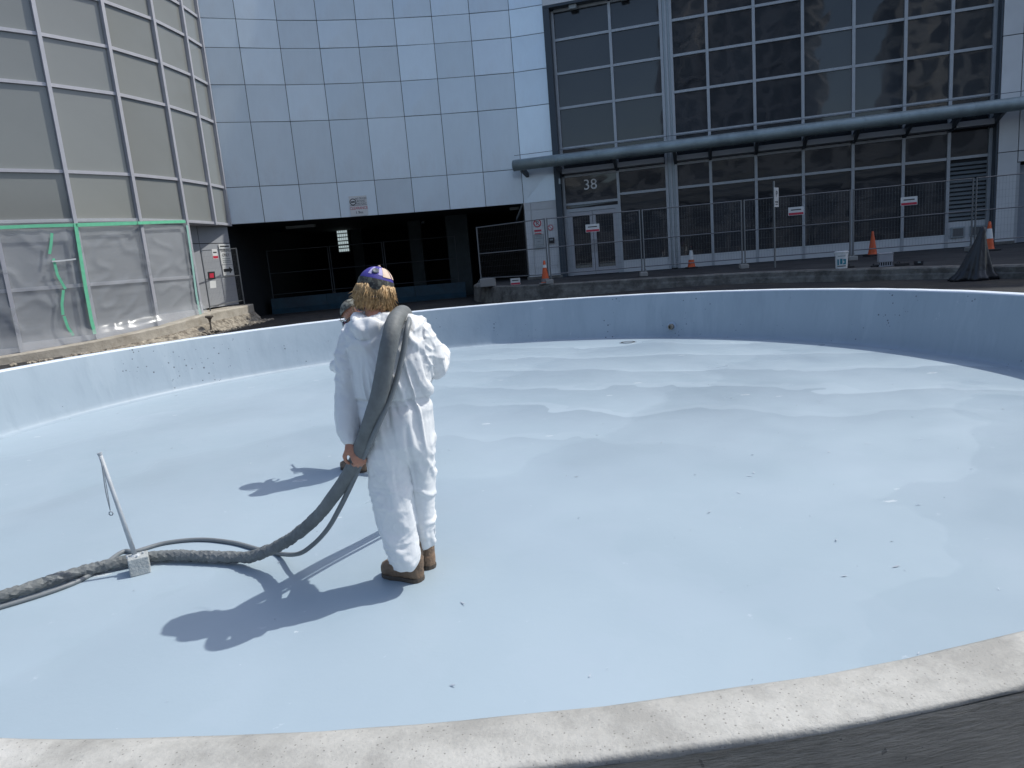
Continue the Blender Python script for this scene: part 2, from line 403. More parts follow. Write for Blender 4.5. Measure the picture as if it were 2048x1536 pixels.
kbm = mat('kerb_concrete', (.17, .165, .15), .9, col2=(.10, .095, .085), c2lo=.45, c2hi=.6, c2scale=2.5, bump=.9, bscale=18, var=.3, vscale=6)
vs_, fs = [], []
for i in range(nk):
    p, q_ = kerb[i], inner[i]; g = G(p.x, p.y)-.06; d_ = (p-q_)
    w_ = lambda s: .02*mnoise.noise(V((p.x*1.7, p.y*1.7, s)))
    prof = [q_+V((0, 0, SWZ-.3)), q_+V((0, 0, SWZ)), p-d_*.12+V((0, 0, SWZ+w_(1)*.3)), p+d_*w_(2)*2+V((0, 0, SWZ-.03)), p+d_*w_(3)*3+V((0, 0, SWZ-.12)), p+d_*(.06+w_(4)*3)+V((0, 0, (g+SWZ)/2)), p+d_*(.12+w_(5)*4)+V((0, 0, g))]
    vs_ += prof
for i in range(nk-1):
    for k in range(6): fs.append((i*7+k, i*7+k+1, (i+1)*7+k+1, (i+1)*7+k))
struct(obj('kerb', (vs_, fs), kbm))

# ================================================================== BUILDINGS
alum = mat('grey_painted_aluminium', (.44, .44, .475), .45, metal=.15, var=.06, vscale=4)
alum_r = mat('silver_window_frame', (.40, .42, .44), .4, metal=.35, var=.08, vscale=3)
tglass = mat('opaque_grey_glass', (.215, .222, .212), .10, spec=.55, rnd=.04, var=.05, vscale=.35)
lglass = mat('lower_grey_glass', (.27, .28, .30), .22, spec=.5, rnd=.05)
dark = mat('dark_backing', (.02, .021, .023), .8)
metalp = mat('metal_cladding', (.70, .78, .84), .28, metal=.5, rnd=.085, var=.07, vscale=.8, col2=(.63, .68, .72), c2lo=.52, c2hi=.7, c2scale=.9, stretch=(1, 1, .35))
whitep = mat('white_cladding', (.58, .59, .59), .45, metal=.12, rnd=.04, var=.06, vscale=1.2)
def wall_glass(name, c, bs):
    m = mat(name, c, .03, spec=.62, rnd=.25); t = m.node_tree; b = t.nodes['Principled BSDF']
    nb = t.nodes.new('ShaderNodeTexNoise'); nb.inputs['Scale'].default_value = bs; nb.inputs['Detail'].default_value = 1
    tc = t.nodes.new('ShaderNodeTexCoord'); t.links.new(tc.outputs['Object'], nb.inputs['Vector'])
    bp = t.nodes.new('ShaderNodeBump'); bp.inputs['Strength'].default_value = .05; bp.inputs['Distance'].default_value = .12
    t.links.new(nb.outputs[0], bp.inputs['Height']); t.links.new(bp.outputs[0], b.inputs['Normal']); return m
wglass = wall_glass('dark_window_glass', (.030, .033, .038), 1.1)
ROWS = [3.62, 4.81, 6.86, 8.02, 9.15, 10.02, 11.2, 12.4]

def pane_between(a, b, z0, z1, gap, th, nrm, off, jit=0.):
    """flat slab between plan points a, b; outer face at off along nrm"""
    t = (b-a).normalized(); a2 = a+t*gap; b2 = b-t*gap; z0 += gap; z1 -= gap
    j = [random.uniform(-jit, jit) for _ in range(4)]
    f = [a2+nrm*(off+j[0])+Z*z0, b2+nrm*(off+j[1])+Z*z0, b2+nrm*(off+j[2])+Z*z1, a2+nrm*(off+j[3])+Z*z1]
    k = [p-nrm*th for p in f]
    return f+k, [(0, 1, 2, 3), (7, 6, 5, 4), (0, 4, 5, 1), (1, 5, 6, 2), (2, 6, 7, 3), (3, 7, 4, 0)]
def midbase(vf):
    v = vf[0]; c = sum((V(p) for p in v), V())/len(v); return c

# ---- curved glass tower on the left
TM = [V((-15.0, 15.2, 0)), V((-13.3, 16.0, 0)), V((-11.9, 16.95, 0)), V((-10.7, 18.1, 0)), V((-9.75, 19.42, 0)), V((-9.2, 21.0, 0)), V((-8.97, 22.51, 0)), V((-8.92, 23.6, 0))]
LZ = [.40, .45, .53, .62, .76, .93, .97, 1.0]
tower = thing('glass_tower', 'curved tower wall of opaque grey glass panes in pale mullions', 'building', (-10.7, 18.1, .6))
def nout(a, b):
    t = (b-a).normalized(); return V((t.y, -t.x, 0))
for i in range(7):
    a, b = TM[i], TM[i+1]; nr = nout(a, b)
    for r in range(7):
        vf = pane_between(a, b, ROWS[r], ROWS[r+1], .03, .04, nr, 0, .006); obj('pane', vf, tglass, tower, loc=midbase(vf))
        vf = pane_between(a, b, ROWS[r]-.04, ROWS[r]+.04, .0, .12, nr, .05); obj('transom', vf, alum, tower, loc=midbase(vf))
    if i < 5:
        for z0, z1 in ((min(LZ[i], LZ[i+1])-.05, 2.0), (2.0, 3.62)):
            vf = pane_between(a, b, z0, z1, .03, .04, nr, 0, .004); obj('pane', vf, lglass, tower, loc=midbase(vf))
        vf = pane_between(a, b, 1.955, 2.045, 0, .1, nr, .04); obj('transom', vf, alum, tower, loc=midbase(vf))
        vf = pane_between(a, b, min(LZ[i], LZ[i+1])-.1, max(LZ[i], LZ[i+1])+.10, 0, .1, nr, .035); obj('sill', vf, alum, tower, loc=midbase(vf))
for i in range(8):
    a = TM[i]; nr = (nout(TM[max(i-1, 0)], TM[max(i, 1)])+nout(TM[min(i, 6)], TM[min(i+1, 7)])).normalized(); t = V((-nr.y, nr.x, 0))
    zb = LZ[i]-.05 if i <= 5 else 3.56
    zt = 12.4
    obj('mullion', box(a+nr*.02+Z*((zb+zt)/2), (.088 if i < 7 else .06, .16, zt-zb), (t, nr, Z)), alum, tower, loc=a+Z*zb)
# body above and behind, soffit, recessed wall
back = [p-V((.12, -.12, 0)) for p in TM]
core = prism([(p.x-.1, p.y+.02) for p in TM]+[(-9.3, 34), (-30, 34), (-30, 15)], 3.7, 12.4)
obj('core', core, dark, tower)
obj('upper_wall', prism([(p.x, p.y) for p in TM]+[(-9.3, 34), (-30, 34), (-30, 15)], 12.46, 15), tglass, tower)
obj('soffit', prism([(TM[5].x-.02, TM[5].y), (TM[6].x-.02, TM[6].y), (TM[7].x-.02, TM[7].y), (-10.6, 23.8), (-10.6, 21.2)], 3.565, 3.66), alum, tower)
obj('lower_core', prism([(p.x-.12, p.y+.05) for p in TM[:6]]+[(-9.95, 21.25), (-9.2, 23.62), (-9.5, 34), (-30, 34), (-30, 15)], .1, 3.6), dark, tower)
RW = [V((-9.85, 21.15, 0)), V((-9.45, 22.35, 0)), V((-8.98, 23.62, 0))]
rwm = mat('grey_wall_panel', (.33, .34, .36), .5, rnd=.03, var=.05)
for i in range(2):
    nr = nout(RW[i], RW[i+1])
    for z0, z1 in ((.98, 3.02), (3.02, 3.57)):
        vf = pane_between(RW[i], RW[i+1], z0, z1, .012, .05, nr, 0); obj('panel', vf, rwm, tower, loc=midbase(vf))
obj('end_jamb', box((-9.52, 21.12, 2.2), (.5, .06, 2.7)), alum, tower)

# ---- ledge and rough ground strip at the tower's foot
ledm = mat('beige_ledge_concrete', (.42, .38, .32), .9, col2=(.30, .265, .215), c2scale=2.0, bump=.6, bscale=25, var=.15, vscale=5)  # the ledge concrete's own beige
rubm = mat('broken_concrete_face', (.34, .30, .24), .95, col2=(.16, .135, .105), c2lo=.42, c2hi=.62, c2scale=7, bump=1.0, bscale=22, var=.3, vscale=12)
def offset_curve(o):
    out = []
    for i, p in enumerate(TM):
        nr = (nout(TM[max(i-1, 0)], TM[max(i, 1)])+nout(TM[min(i, 6)], TM[min(i+1, 7)])).normalized(); out.append(p+nr*o)
    return out
oc = offset_curve(.42); oc[-1] = V((-8.45, 23.4, 0)); oc[-2] = V((-8.5, 22.5, 0))
edge = spline([V((p.x, p.y, z)) for p, z in zip(oc, LZ)], 12)
rows_ = []
for i, p in enumerate(edge):
    a = edge[max(i-1, 0)]; b = edge[min(i+1, len(edge)-1)]; t = (b-a); t.z = 0; t.normalize(); nr = V((t.y, -t.x, 0))
    wv = lambda s, f=3.: mnoise.noise(V((p.x*f, p.y*f, s)))
    g = G(p.x, p.y); top = p.z-.03
    rows_.append([p-nr*1.2+Z*(top-p.z+.0), p+Z*(top-p.z), p+nr*.02+Z*(top-p.z-.03), p+nr*.025+Z*(top-p.z-.26)])
L_ = len(rows_)
vs_ = [q for r in rows_ for q in r]; fs = [(i*4+k, i*4+k+1, (i+1)*4+k+1, (i+1)*4+k) for i in range(L_-1) for k in range(3)]
fs.append(((L_-1)*4, (L_-1)*4+1, (L_-1)*4+2, (L_-1)*4+3))
e0 = rows_[-1]; k0 = len(vs_); vs_ += [e0[1], e0[0], e0[0]-Z*.7, e0[1]-Z*.7]; fs.append((k0, k0+1, k0+2, k0+3))
obj('ledge', (vs_, fs), ledm); tag(bpy.data.objects['ledge'], 'pale concrete ledge along the foot of the glass tower', 'ledge')
vs_, fs = [], []; K = 9
e2 = spline([V((p.x, p.y, z)) for p, z in zip(oc, LZ)], 40)
for i, p in enumerate(e2):
    a = e2[max(i-1, 0)]; b = e2[min(i+1, len(e2)-1)]; t = (b-a); t.z = 0; t.normalize(); nr = V((t.y, -t.x, 0))
    top = p.z-.285; fade = 1-.75*ssm(20.5, 23.2, p.y)
    for k in range(K):
        s = k/(K-1); wd = .28+.75*fade*s*1.0
        q = p+nr*(.03+.14*s+.42*fade*s*s); g = G(q.x, q.y)-.02
        z = top*(1-s)**1.1+g*(1-(1-s)**1.1)
        nz_ = mnoise.noise(q*9)*.05+mnoise.noise(q*22)*.025
        vs_.append(V((q.x, q.y, z))+nr*(nz_*(1 if 0 < k else .3))+Z*(nz_*.5 if 0 < k < K-1 else 0))
for i in range(len(e2)-1):
    for k in range(K-1): fs.append((i*K+k, i*K+k+1, (i+1)*K+k+1, (i+1)*K+k))
o = obj('broken_ground', (vs_, fs), rubm); o['kind'] = 'structure'

# ---- concave metal-clad wall over the parking entrance
CM = [V(p+(0,)) for p in ((-8.93, 23.68), (-7.86, 24.05), (-6.67, 24.47), (-5.45, 24.8), (-4.19, 25.04), (-2.93, 25.23), (-1.67, 25.34), (-.39, 25.38), (.96, 25.37), (2.12, 25.12))]
mw = thing('metal_clad_wall', 'concave wall of silver metal panels above the dark parking entrance', 'building', (-4.19, 25.04, .5))
for i in range(9):
    a, b = CM[i], CM[i+1]; nr = nout(a, b)
    for r in range(7):
        vf = pane_between(a, b, ROWS[r], ROWS[r+1], .010, .05, nr, 0, .012); obj('panel', vf, metalp, mw, loc=midbase(vf))
bk = [(p.x, p.y+.035) for p in CM]
obj('backing', prism(bk+[(p.x, p.y+.4) for p in reversed(CM)], 3.66, 12.4), mat('joint_backing_grey', (.10, .11, .12), .7), mw)  # mid-grey backing seen through the panel joints
obj('upper_wall', prism([(p.x, p.y+.003) for p in CM]+[(2.3, 38), (-9.3, 38)], 12.43, 15), metalp, mw)
# pier right of the opening
a, b = CM[8], CM[9]; nr = nout(a, b); t = (b-a).normalized()
for u0, u1 in ((0, .2), (.2, 1.0)):
    pa, pb = a+(b-a)*u0, a+(b-a)*u1
    for z0, z1 in ((.93, 1.35), (1.35, 2.25), (2.25, 3.36), (3.36, 3.62)):
        if u0 == 0 and z0 == 1.35: z1 = 3.36
        if u0 == 0 and z0 == 2.25: continue
        if u0 > 0 and z0 == 1.35:
            pm = pa+(pb-pa)*.62
            for qa, qb in ((pa, pm), (pm, pb)):
                vf = pane_between(qa, qb, z0, z1, .006, .05, nr, 0, .003); obj('pier_panel', vf, whitep, mw, loc=midbase(vf))
            continue
        vf = pane_between(pa, pb, z0, z1, .007, .05, nr, 0, .003); obj('pier_panel', vf, whitep, mw, loc=midbase(vf))
obj('pier_core', prism([(a.x+.01, a.y+.03), (b.x-.03, b.y+.03), (b.x, b.y+1.2), (a.x+.01, a.y+1.2)], .7, 3.66), whitep, mw)
obj('pier_plinth', box((a+b)/2+nr*.05+Z*.965, ((b-a).length+.1, .16, .1), (t, nr, Z)), kbm, mw)
# garage interior
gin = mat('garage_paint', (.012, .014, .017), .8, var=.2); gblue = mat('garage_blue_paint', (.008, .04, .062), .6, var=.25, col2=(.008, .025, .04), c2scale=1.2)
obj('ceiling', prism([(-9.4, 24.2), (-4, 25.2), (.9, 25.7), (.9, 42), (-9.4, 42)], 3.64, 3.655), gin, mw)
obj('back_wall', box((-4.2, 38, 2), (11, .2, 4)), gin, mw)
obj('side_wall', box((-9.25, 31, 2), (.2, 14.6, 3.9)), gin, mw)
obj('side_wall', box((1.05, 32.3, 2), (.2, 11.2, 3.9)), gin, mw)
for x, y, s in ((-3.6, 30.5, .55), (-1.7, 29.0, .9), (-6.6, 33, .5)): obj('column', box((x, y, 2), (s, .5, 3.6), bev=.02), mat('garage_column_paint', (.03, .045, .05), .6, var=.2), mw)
winm = mat('backlit_glass_block', (.5, .55, .56), .4, emit=(.62, .75, .78, .42))
def lattice(x0, x1, z0, z1, y, nc, nr_, keep=None):
    f = obj('lattice_window', box(((x0+x1)/2, y+.06, (z0+z1)/2), (x1-x0+.1, .05, z1-z0+.1)), dark, mw)
    cw, rh = (x1-x0)/nc, (z1-z0)/nr_
    for i in range(nc):
        for k in range(nr_):
            if keep and not keep(i, k): continue
            obj('pane', box((x0+cw*(i+.5), y, z0+rh*(k+.5)), (cw*.74, .04, rh*.72)), winm, f)
p0, p1 = at(670, 438, 33), at(699, 503, 33)
lattice(p0.x, p1.x, p1.z, p0.z, 33, 5, 9, lambda i, k: k != 7)
p0, p1 = at(526, 491, 36), at(553, 518, 36)
lattice(p0.x, p1.x, p1.z, p0.z, 36, 6, 4, lambda i, k: i != 3 and k != 1 and (i*7+k*5) % 6 != 0)
lamp = mat('dull_lamp_cover', (.30, .33, .33), .5)
for px, py, Yd in ((600, 441, 27), (905, 421, 29), (1030, 436, 27), (840, 433, 31)):
    p = at(px, py, Yd); obj('ceiling_lamp', box((p.x, p.y, 3.58), (1.1 if px < 700 else .35, .2, .1), bev=.015), lamp, mw)
# blue painted ramp barrier across the entrance
bar = thing('ramp_barrier', 'low blue painted concrete barrier across the dark parking entrance', 'barrier', (-5.3, 25.6, .3))
bp_ = [(-8.9, 26.6), (-6.9, 27.1), (-5.3, 27.3), (-3.5, 27.5), (-1.5, 27.6)]
for i in range(4):
    (x0, y0), (x1, y1) = bp_[i], bp_[i+1]; c = V(((x0+x1)/2, (y0+y1)/2, 0)); t = V((x1-x0, y1-y0, 0)); l = t.length; t.normalize(); nr = V((t.y, -t.x, 0))
    prof = [(-.28, .25), (.28, .25), (.28, .42), (.14, .58), (.10, .98), (-.10, .98), (-.14, .58), (-.28, .42)]
    rings = [[c+t*(s*(l/2-.012))+nr*o_+Z*z for o_, z in prof] for s in (-1, 1)]
    obj('barrier_block', loft(rings), gblue, bar)

# ---- glazed entrance building on the right: local frame u along the face, o outwards
P0 = V((3.48, 24.99, 0)); AZ = R(-16.5); FD = V((math.cos(AZ), math.sin(AZ), 0)); FN = V((math.sin(AZ), -math.cos(AZ), 0))
def F(u, z, o=0.): return P0+FD*u+FN*o+Z*z
AX = (FD, -FN, Z)
def fbox(u0, u1, z0, z1, o0, o1, bev=0.): return box(F((u0+u1)/2, (z0+z1)/2, (o0+o1)/2), (u1-u0, abs(o1-o0), z1-z0), AX, bev)
eb = thing('entrance_building', 'dark glazed building front with double entrance doors numbered 38', 'building', F(5, .925))
def fpart(name, *a, m=alum_r, parent=eb, **k):
    vf = fbox(*a, **k); return obj(name, vf, m, parent, loc=midbase(vf))
MU = [-1.1, .82, 2.47, 2.78, 3.9, 5.33, 6.77, 8.23, 9.66, 10.9, 12.0]
UPR_Z = [5.35, 6.69, 7.82, 8.90, 9.82]
def fpane(u0, u1, z0, z1, m=wglass, jit=.005, o=0.):
    vf = pane_between(F(u0, 0), F(u1, 0), z0, z1, .02, .03, FN, o, jit); return obj('pane', vf, m, eb, loc=midbase(vf))
silv = mat('silver_cover_strip', (.36, .40, .42), .35, metal=.5)
for i in range(10):
    u0, u1 = MU[i], MU[i+1]
    if i == 2:
        fpart('cover_strip', u0+.05, u1-.05, .95, 9.82, -.02, .03, m=silv)
        fpart('cover_fin', (u0+u1)/2-.03, (u0+u1)/2+.03, .95, 9.82, .035, .09, m=alum_r); continue
    for r in range(4): fpane(u0, u1, UPR_Z[r], UPR_Z[r+1])
    for z in UPR_Z: fpart('transom', u0+.045, u1-.045, z-.04, z+.04, -.04, .055)
    # below the canopy
    fpane(u0, u1, 4.40, 5.35)
    if i == 0: continue
    if i == 9: continue
    fpane(u0, u1, 3.62, 4.40); fpane(u0, u1, 1.32, 3.62)
    for z in (4.40, 3.62): fpart('transom', u0+.045, u1-.045, z-.04, z+.04, -.04, .055)
    fpart('sill_panel', u0+.045, u1-.045, .93, 1.34, -.04, .06, m=whitep)
for u in MU: fpart('mullion', u-.045, u+.045, .93, 9.82, -.05, .08)
# louvred bay
u0, u1 = MU[9], MU[10]
fpane(u0, u1, 3.62, 4.40); fpart('transom', u0+.045, u1-.045, 3.58, 3.66, -.04, .055)
fpart('louvre_back', u0+.045, u1-.045, 1.72, 3.58, -.05, -.03, m=dark)
for k in range(14):
    z = 1.80+k*.126; vf = box(F((u0+u1)/2, z, .0), (u1-u0-.1, .13, .022), (FD, (-FN*.8+Z*.6).normalized(), (FN*.6+Z*.8).normalized())); obj('louvre_slat', vf, silv, eb, loc=midbase(vf))
fpart('vent_panel', u0+.045, u1-.045, .93, 1.72, -.04, .04, m=whitep)
for k in range(2):
    q = fpart('vent_box', u0+.12+k*.52, u0+.50+k*.52, 1.22, 1.56, .045, .10, m=silv, bev=.012)
    fpart('vent_grille', u0+.17+k*.52, u0+.45+k*.52, 1.27, 1.51, .103, .108, m=mat('vent_grille', (.12, .12, .12), .6), parent=q)
# doors with the transom light above
u0, u1 = MU[0], MU[1]
fpane(u0, u1, 3.46, 4.38); fpart('transom', u0+.045, u1-.045, 4.36, 4.44, -.04, .055)
fpart('transom', u0+.045, u1-.045, 3.40, 3.48, -.04, .055)
fpane(u0, u1, 3.27, 3.41, m=wglass)
fpart('door_frame', u0+.045, u0+.14, .93, 3.28, -.05, .06); fpart('door_frame', u1-.14, u1-.045, .93, 3.28, -.05, .06); fpart('door_frame', u0+.14, u1-.14, 3.16, 3.28, -.05, .06)
um = (u0+u1)/2; dm = mat('door_aluminium', (.42, .42, .44), .4, metal=.2)
for s, (a_, b_) in enumerate(((u0+.14, um-.008), (um+.008, u1-.14))):
    dr = obj('door', join(fbox(a_, a_+.10, .94, 3.15, -.03, .04), fbox(b_-.10, b_, .94, 3.15, -.03, .04), fbox(a_+.10, b_-.10, 3.03, 3.15, -.03, .04), fbox(a_+.10, b_-.10, .94, 1.18, -.03, .04)), dm, eb, loc=F((a_+b_)/2, .94))
    vf = fbox(a_+.10, b_-.10, 1.18, 3.03, -.01, .005); obj('pane', vf, wglass, dr, loc=midbase(vf))
    hu = b_-.05 if s == 0 else a_+.05
    obj('handle', tube([F(hu, 1.75, .05), F(hu, 1.75, .10), F(hu, 2.15, .10), F(hu, 2.15, .05)], .014, 6), mat('steel_handle', (.5, .5, .5), .3, metal=.9), dr)
white_l = mat('white_lettering', (.85, .86, .87), .5)
text('38', F(-.16, 4.04, .0), FD, Z, .50, white_l, eb, 'house_number', depth=.012)
# reveal round the glazing, spotlights in its head
fpart('jamb', -1.36, -1.145, .93, 9.86, -.05, .36, m=mat('dark_reveal', (.06, .075, .09), .5, metal=.4))
fpart('jamb', 12.045, 12.10, .93, 9.86, -.05, .36, m=MATS['dark_reveal'])
fpart('head_soffit', -1.36, 12.1, 9.86, 9.93, -.05, .37, m=MATS['dark_reveal'])
for u in (-.35, 1.35): fpart('spotlight', u-.13, u+.13, 9.72, 9.86, .12, .30, m=lamp, bev=.02)
fpart('downpipe_stub', -1.20, -1.14, 4.15, 4.33, .20, .38, m=silv)
# cladding above and right of the glazing
us = [-1.36, .82, 2.63, 3.9, 5.33, 6.77, 8.23, 9.66, 10.9, 12.1]
for i in range(9):
    for z0, z1 in ((9.93, 11.2), (11.2, 12.4)):
        vf = pane_between(F(us[i], 0), F(us[i+1], 0), z0, z1, .013, .05, FN, .37, .005); obj('panel', vf, whitep, eb, loc=midbase(vf))
ur = [12.1, 12.62, 14.0, 15.4, 16.8, 18.2]
for i in range(5):
    for r in range(8):
        z0 = .94 if r == 0 else ROWS[r-1]; z1 = ROWS[r]
        if i in (1,) and r == 0: z0 = 3.30
        vf = pane_between(F(ur[i], 0), F(ur[i+1], 0), z0, z1, .012, .05, FN, .37, .004); obj('panel', vf, whitep, eb, loc=midbase(vf))
dr = fpart('side_door', 12.70, 13.92, .94, 3.22, .05, .12, m=mat('grey_door_paint', (.25, .27, .30), .5))
fpart('side_door_frame', 12.62, 12.70, .94, 3.29, .02, .33, m=alum_r); fpart('side_door_frame', 13.92, 14.0, .94, 3.29, .02, .33, m=alum_r)
fpart('plinth', 12.1, 12.62, .93, 1.02, .372, .42, m=kbm)
fpart('backing', -1.36, 18.2, 9.93, 12.4, .0, .335, m=dark); fpart('backing', 12.1, 12.62, .93, 9.9, -.1, .33, m=dark); fpart('backing', 14.0, 18.2, .93, 9.9, -.1, .33, m=dark); fpart('backing', 12.62, 14.0, 3.3, 9.9, -.1, .33, m=dark)
fpart('rear_core', -1.3, 18.2, .9, 12.4, -1.2, -.07, m=dark)
# the rest of the block: its height shades the forecourt
roofl = [(-1.36, 15.8), (6.0, 15.8), (6.0, 26.4), (15, 26.8), (19, 28.2), (23, 29.7), (29, 34.5), (44, 35)]
ring0 = [F(-1.36, 12.42, .36), F(44, 12.42, .36)]+[F(u, z, .36) for u, z in reversed(roofl)]
ring1 = [p-FN*18 for p in ring0]; nn = len(ring0)
obj('upper_storeys', (ring0+ring1, [tuple(range(nn)), tuple(range(2*nn-1, nn-1, -1))]+[(i, nn+i, nn+(i+1) % nn, (i+1) % nn) for i in range(nn)]), whitep, eb)
fpart('far_wing', 18.25, 44, .9, 12.4, -17, .36, m=whitep)
# canopy: big pipe, bracket arms, sloping glass
can = obj('canopy', tube([F(-2.55, 4.84, 1.2)]+[F(u, 4.84, 1.2) for u in (0, 3, 6, 9, 12)]+[F(18, 4.84, 1.2)], .185, 20), mat('weathered_grey_pipe', (.30, .36, .37), .5, metal=.5, var=.12, vscale=2, col2=(.22, .27, .28), c2scale=1.5), eb, smooth=True)
for u in (-1.05, .7, 2.35, 3.05, 4.6, 7.0, 8.35, 9.3, 11.2, 13.4): obj('pipe_collar', tube([F(u-.025, 4.84, 1.2), F(u+.025, 4.84, 1.2)], .192, 20), MATS['weathered_grey_pipe'], can)
obj('pipe_cap', tube([F(-2.56, 4.84, 1.2), F(-2.58, 4.84, 1.2)], [.185, .15], 20), MATS['weathered_grey_pipe'], can)
arm_m = mat('dark_bracket_steel', (.09, .105, .12), .5, metal=.4)
for u in [-2.3]+MU[:2]+MU[3:]+[13.6, 15.2]:
    pr = [(.05, 4.38), (.05, 4.62), (1.15, 4.86), (1.15, 4.70)]
    if u == -2.3: pr = [(.36, 4.50), (.36, 4.66), (1.15, 4.80), (1.15, 4.62)]
    if u > 12: pr = [(.42, 4.45), (.42, 4.62), (1.15, 4.86), (1.15, 4.70)]
    rings = [[F(u+s, z, o_) for o_, z in pr] for s in (-.05, .05)]
    obj('bracket', loft(rings), arm_m, can)
def canopy_glass():
    m = mat('frosted_canopy_glass', (.6, .65, .66), .3); t = m.node_tree; tr = t.nodes.new('ShaderNodeBsdfTransparent'); mx = t.nodes.new('ShaderNodeMixShader'); mx.inputs[0].default_value = .35
    t.links.new(tr.outputs[0], mx.inputs[1]); t.links.new(t.nodes['Principled BSDF'].outputs[0], mx.inputs[2]); t.links.new(mx.outputs[0], t.nodes['Material Output'].inputs[0]); return m
vs_ = [F(-2.5, 5.03, 1.22), F(16, 5.03, 1.22), F(16, 5.06, .1), F(-1.3, 5.06, .1), F(-1.3, 5.06, .42), F(-2.5, 5.05, .42)]
obj('roof_sheet', (vs_+[p-Z*.015 for p in vs_], [(0, 1, 2, 3, 4, 5), (11, 10, 9, 8, 7, 6)]+[(i, (i+1) % 6, 6+(i+1) % 6, 6+i) for i in range(6)]), canopy_glass(), can)
for z, o_ in ((5.16, 1.25),):
    obj('edge_wire', tube([F(-2.5, z, o_), F(16, z, o_)], .009, 5), arm_m, can)
under = mat('canopy_soffit', (.30, .31, .32), .6)
for i in (0, 1, 3, 4, 5, 6, 7, 8, 9): fpart('soffit_panel', MU[i]+.06, MU[i+1]-.06, 4.46, 4.62, .06, .5, m=under, parent=can)

# ---- towers standing behind the viewer, mirrored in the windows
def tower_mat(name, wall, win, sx, sz):
    m = bpy.data.materials.new(name); m.use_nodes = True; t = m.node_tree; b = t.nodes['Principled BSDF']; b.inputs['Roughness'].default_value = .5
    tc = t.nodes.new('ShaderNodeTexCoord'); mp = t.nodes.new('ShaderNodeMapping'); mp.inputs['Rotation'].default_value = (R(90), 0, 0); t.links.new(tc.outputs['Object'], mp.inputs[0])
    br = t.nodes.new('ShaderNodeTexBrick'); br.offset = 0; br.inputs['Scale'].default_value = 1; br.inputs['Brick Width'].default_value = sx; br.inputs['Row Height'].default_value = sz; br.inputs['Mortar Size'].default_value = .55
    br.inputs['Color1'].default_value = (*win, 1); br.inputs['Color2'].default_value = (*[q*1.6 for q in win], 1); br.inputs['Mortar'].default_value = (*wall, 1)
    t.links.new(mp.outputs[0], br.inputs['Vector']); t.links.new(br.outputs[0], b.inputs['Base Color']); return m
for k, (x, y, wx, wy, h, wall, lab) in enumerate(((14, -62, 16, 18, 70, (.66, .65, .62), 'tall beige apartment tower mirrored in the upper right windows'), (-16, -78, 22, 20, 52, (.50, .50, .52), 'grey apartment tower mirrored in the windows above the doors'), (44, -70, 20, 18, 60, (.55, .54, .53), 'broad pale apartment tower mirrored at the far right windows'))):
    tw = thing('apartment_tower', lab, 'building', (x, y, 0), 'apartment towers mirrored in the glass')
    tm = tower_mat('tower_wall_%d' % k, wall, (.16, .18, .20), 2.6, 3.0)
    obj('body', box((x, y, h/2), (wx, wy, h)), tm, tw)
    obj('roof', box((x, y, h+1.2), (wx*.5, wy*.5, 2.4)), whitep, tw)
    for f_ in range(4):
        for s in (-1, 1): obj('balcony_stack', box((x+s*wx*.28, y+wy/2+.55, h*.125+f_*h*.25), (2.6, 1.1, h*.23)), tm, tw)

# elevated road behind the viewer, also only mirrored in the glass
er = thing('elevated_road', 'elevated concrete road mirrored as a pale band in the lower windows', 'bridge', (10, -34, 0))
erm = mat('road_deck_concrete', (.40, .41, .40), .8, var=.1, vscale=.3)
obj('deck', box((10, -34, 6.6), (160, 9, .9)), erm, er); obj('parapet', box((10, -29.6, 7.5), (160, .3, .9)), erm, er)
for x in range(-60, 90, 14): obj('pillar', box((x, -34, 3.0), (1.1, 2.6, 6.2)), erm, er)
for k, (x, w_, h_) in enumerate(((-66, 62, 16), (-14, 42, 12), (28, 42, 13), (80, 62, 17))):  # unseen low blocks added behind the road to screen the yellow horizon
    lb_ = thing('added_low_block', ['wide brown block', 'low grey block', 'mid-height dark block', 'tall dull block'][k]+' added behind the elevated road to screen the horizon sky', 'building', (x, -52, 0), 'low blocks added to screen the horizon sky')
    tm = tower_mat('low_wall_%d' % k, ((.36, .37, .38), (.42, .43, .45), (.34, .36, .39), (.40, .41, .42))[k], (.12, .13, .15), 3.2, 3.4)
    obj('body', box((x, -52, h_/2), (w_, 10, h_)), tm, lb_); obj('parapet', box((x, -52, h_+.4), (w_*.96, 9.4, .8)), erm, lb_)

# ================================================================== OBJECTS
def onplane(px, py, a, b, off=0.):
    """measured image point -> point on the vertical plane through plan points a, b pushed out by off"""
    nr = nout(a, b); r = ray(px, py); q = a+nr*off-EYE; return EYE+r*((q.x*nr.x+q.y*nr.y)/(r.x*nr.x+r.y*nr.y))
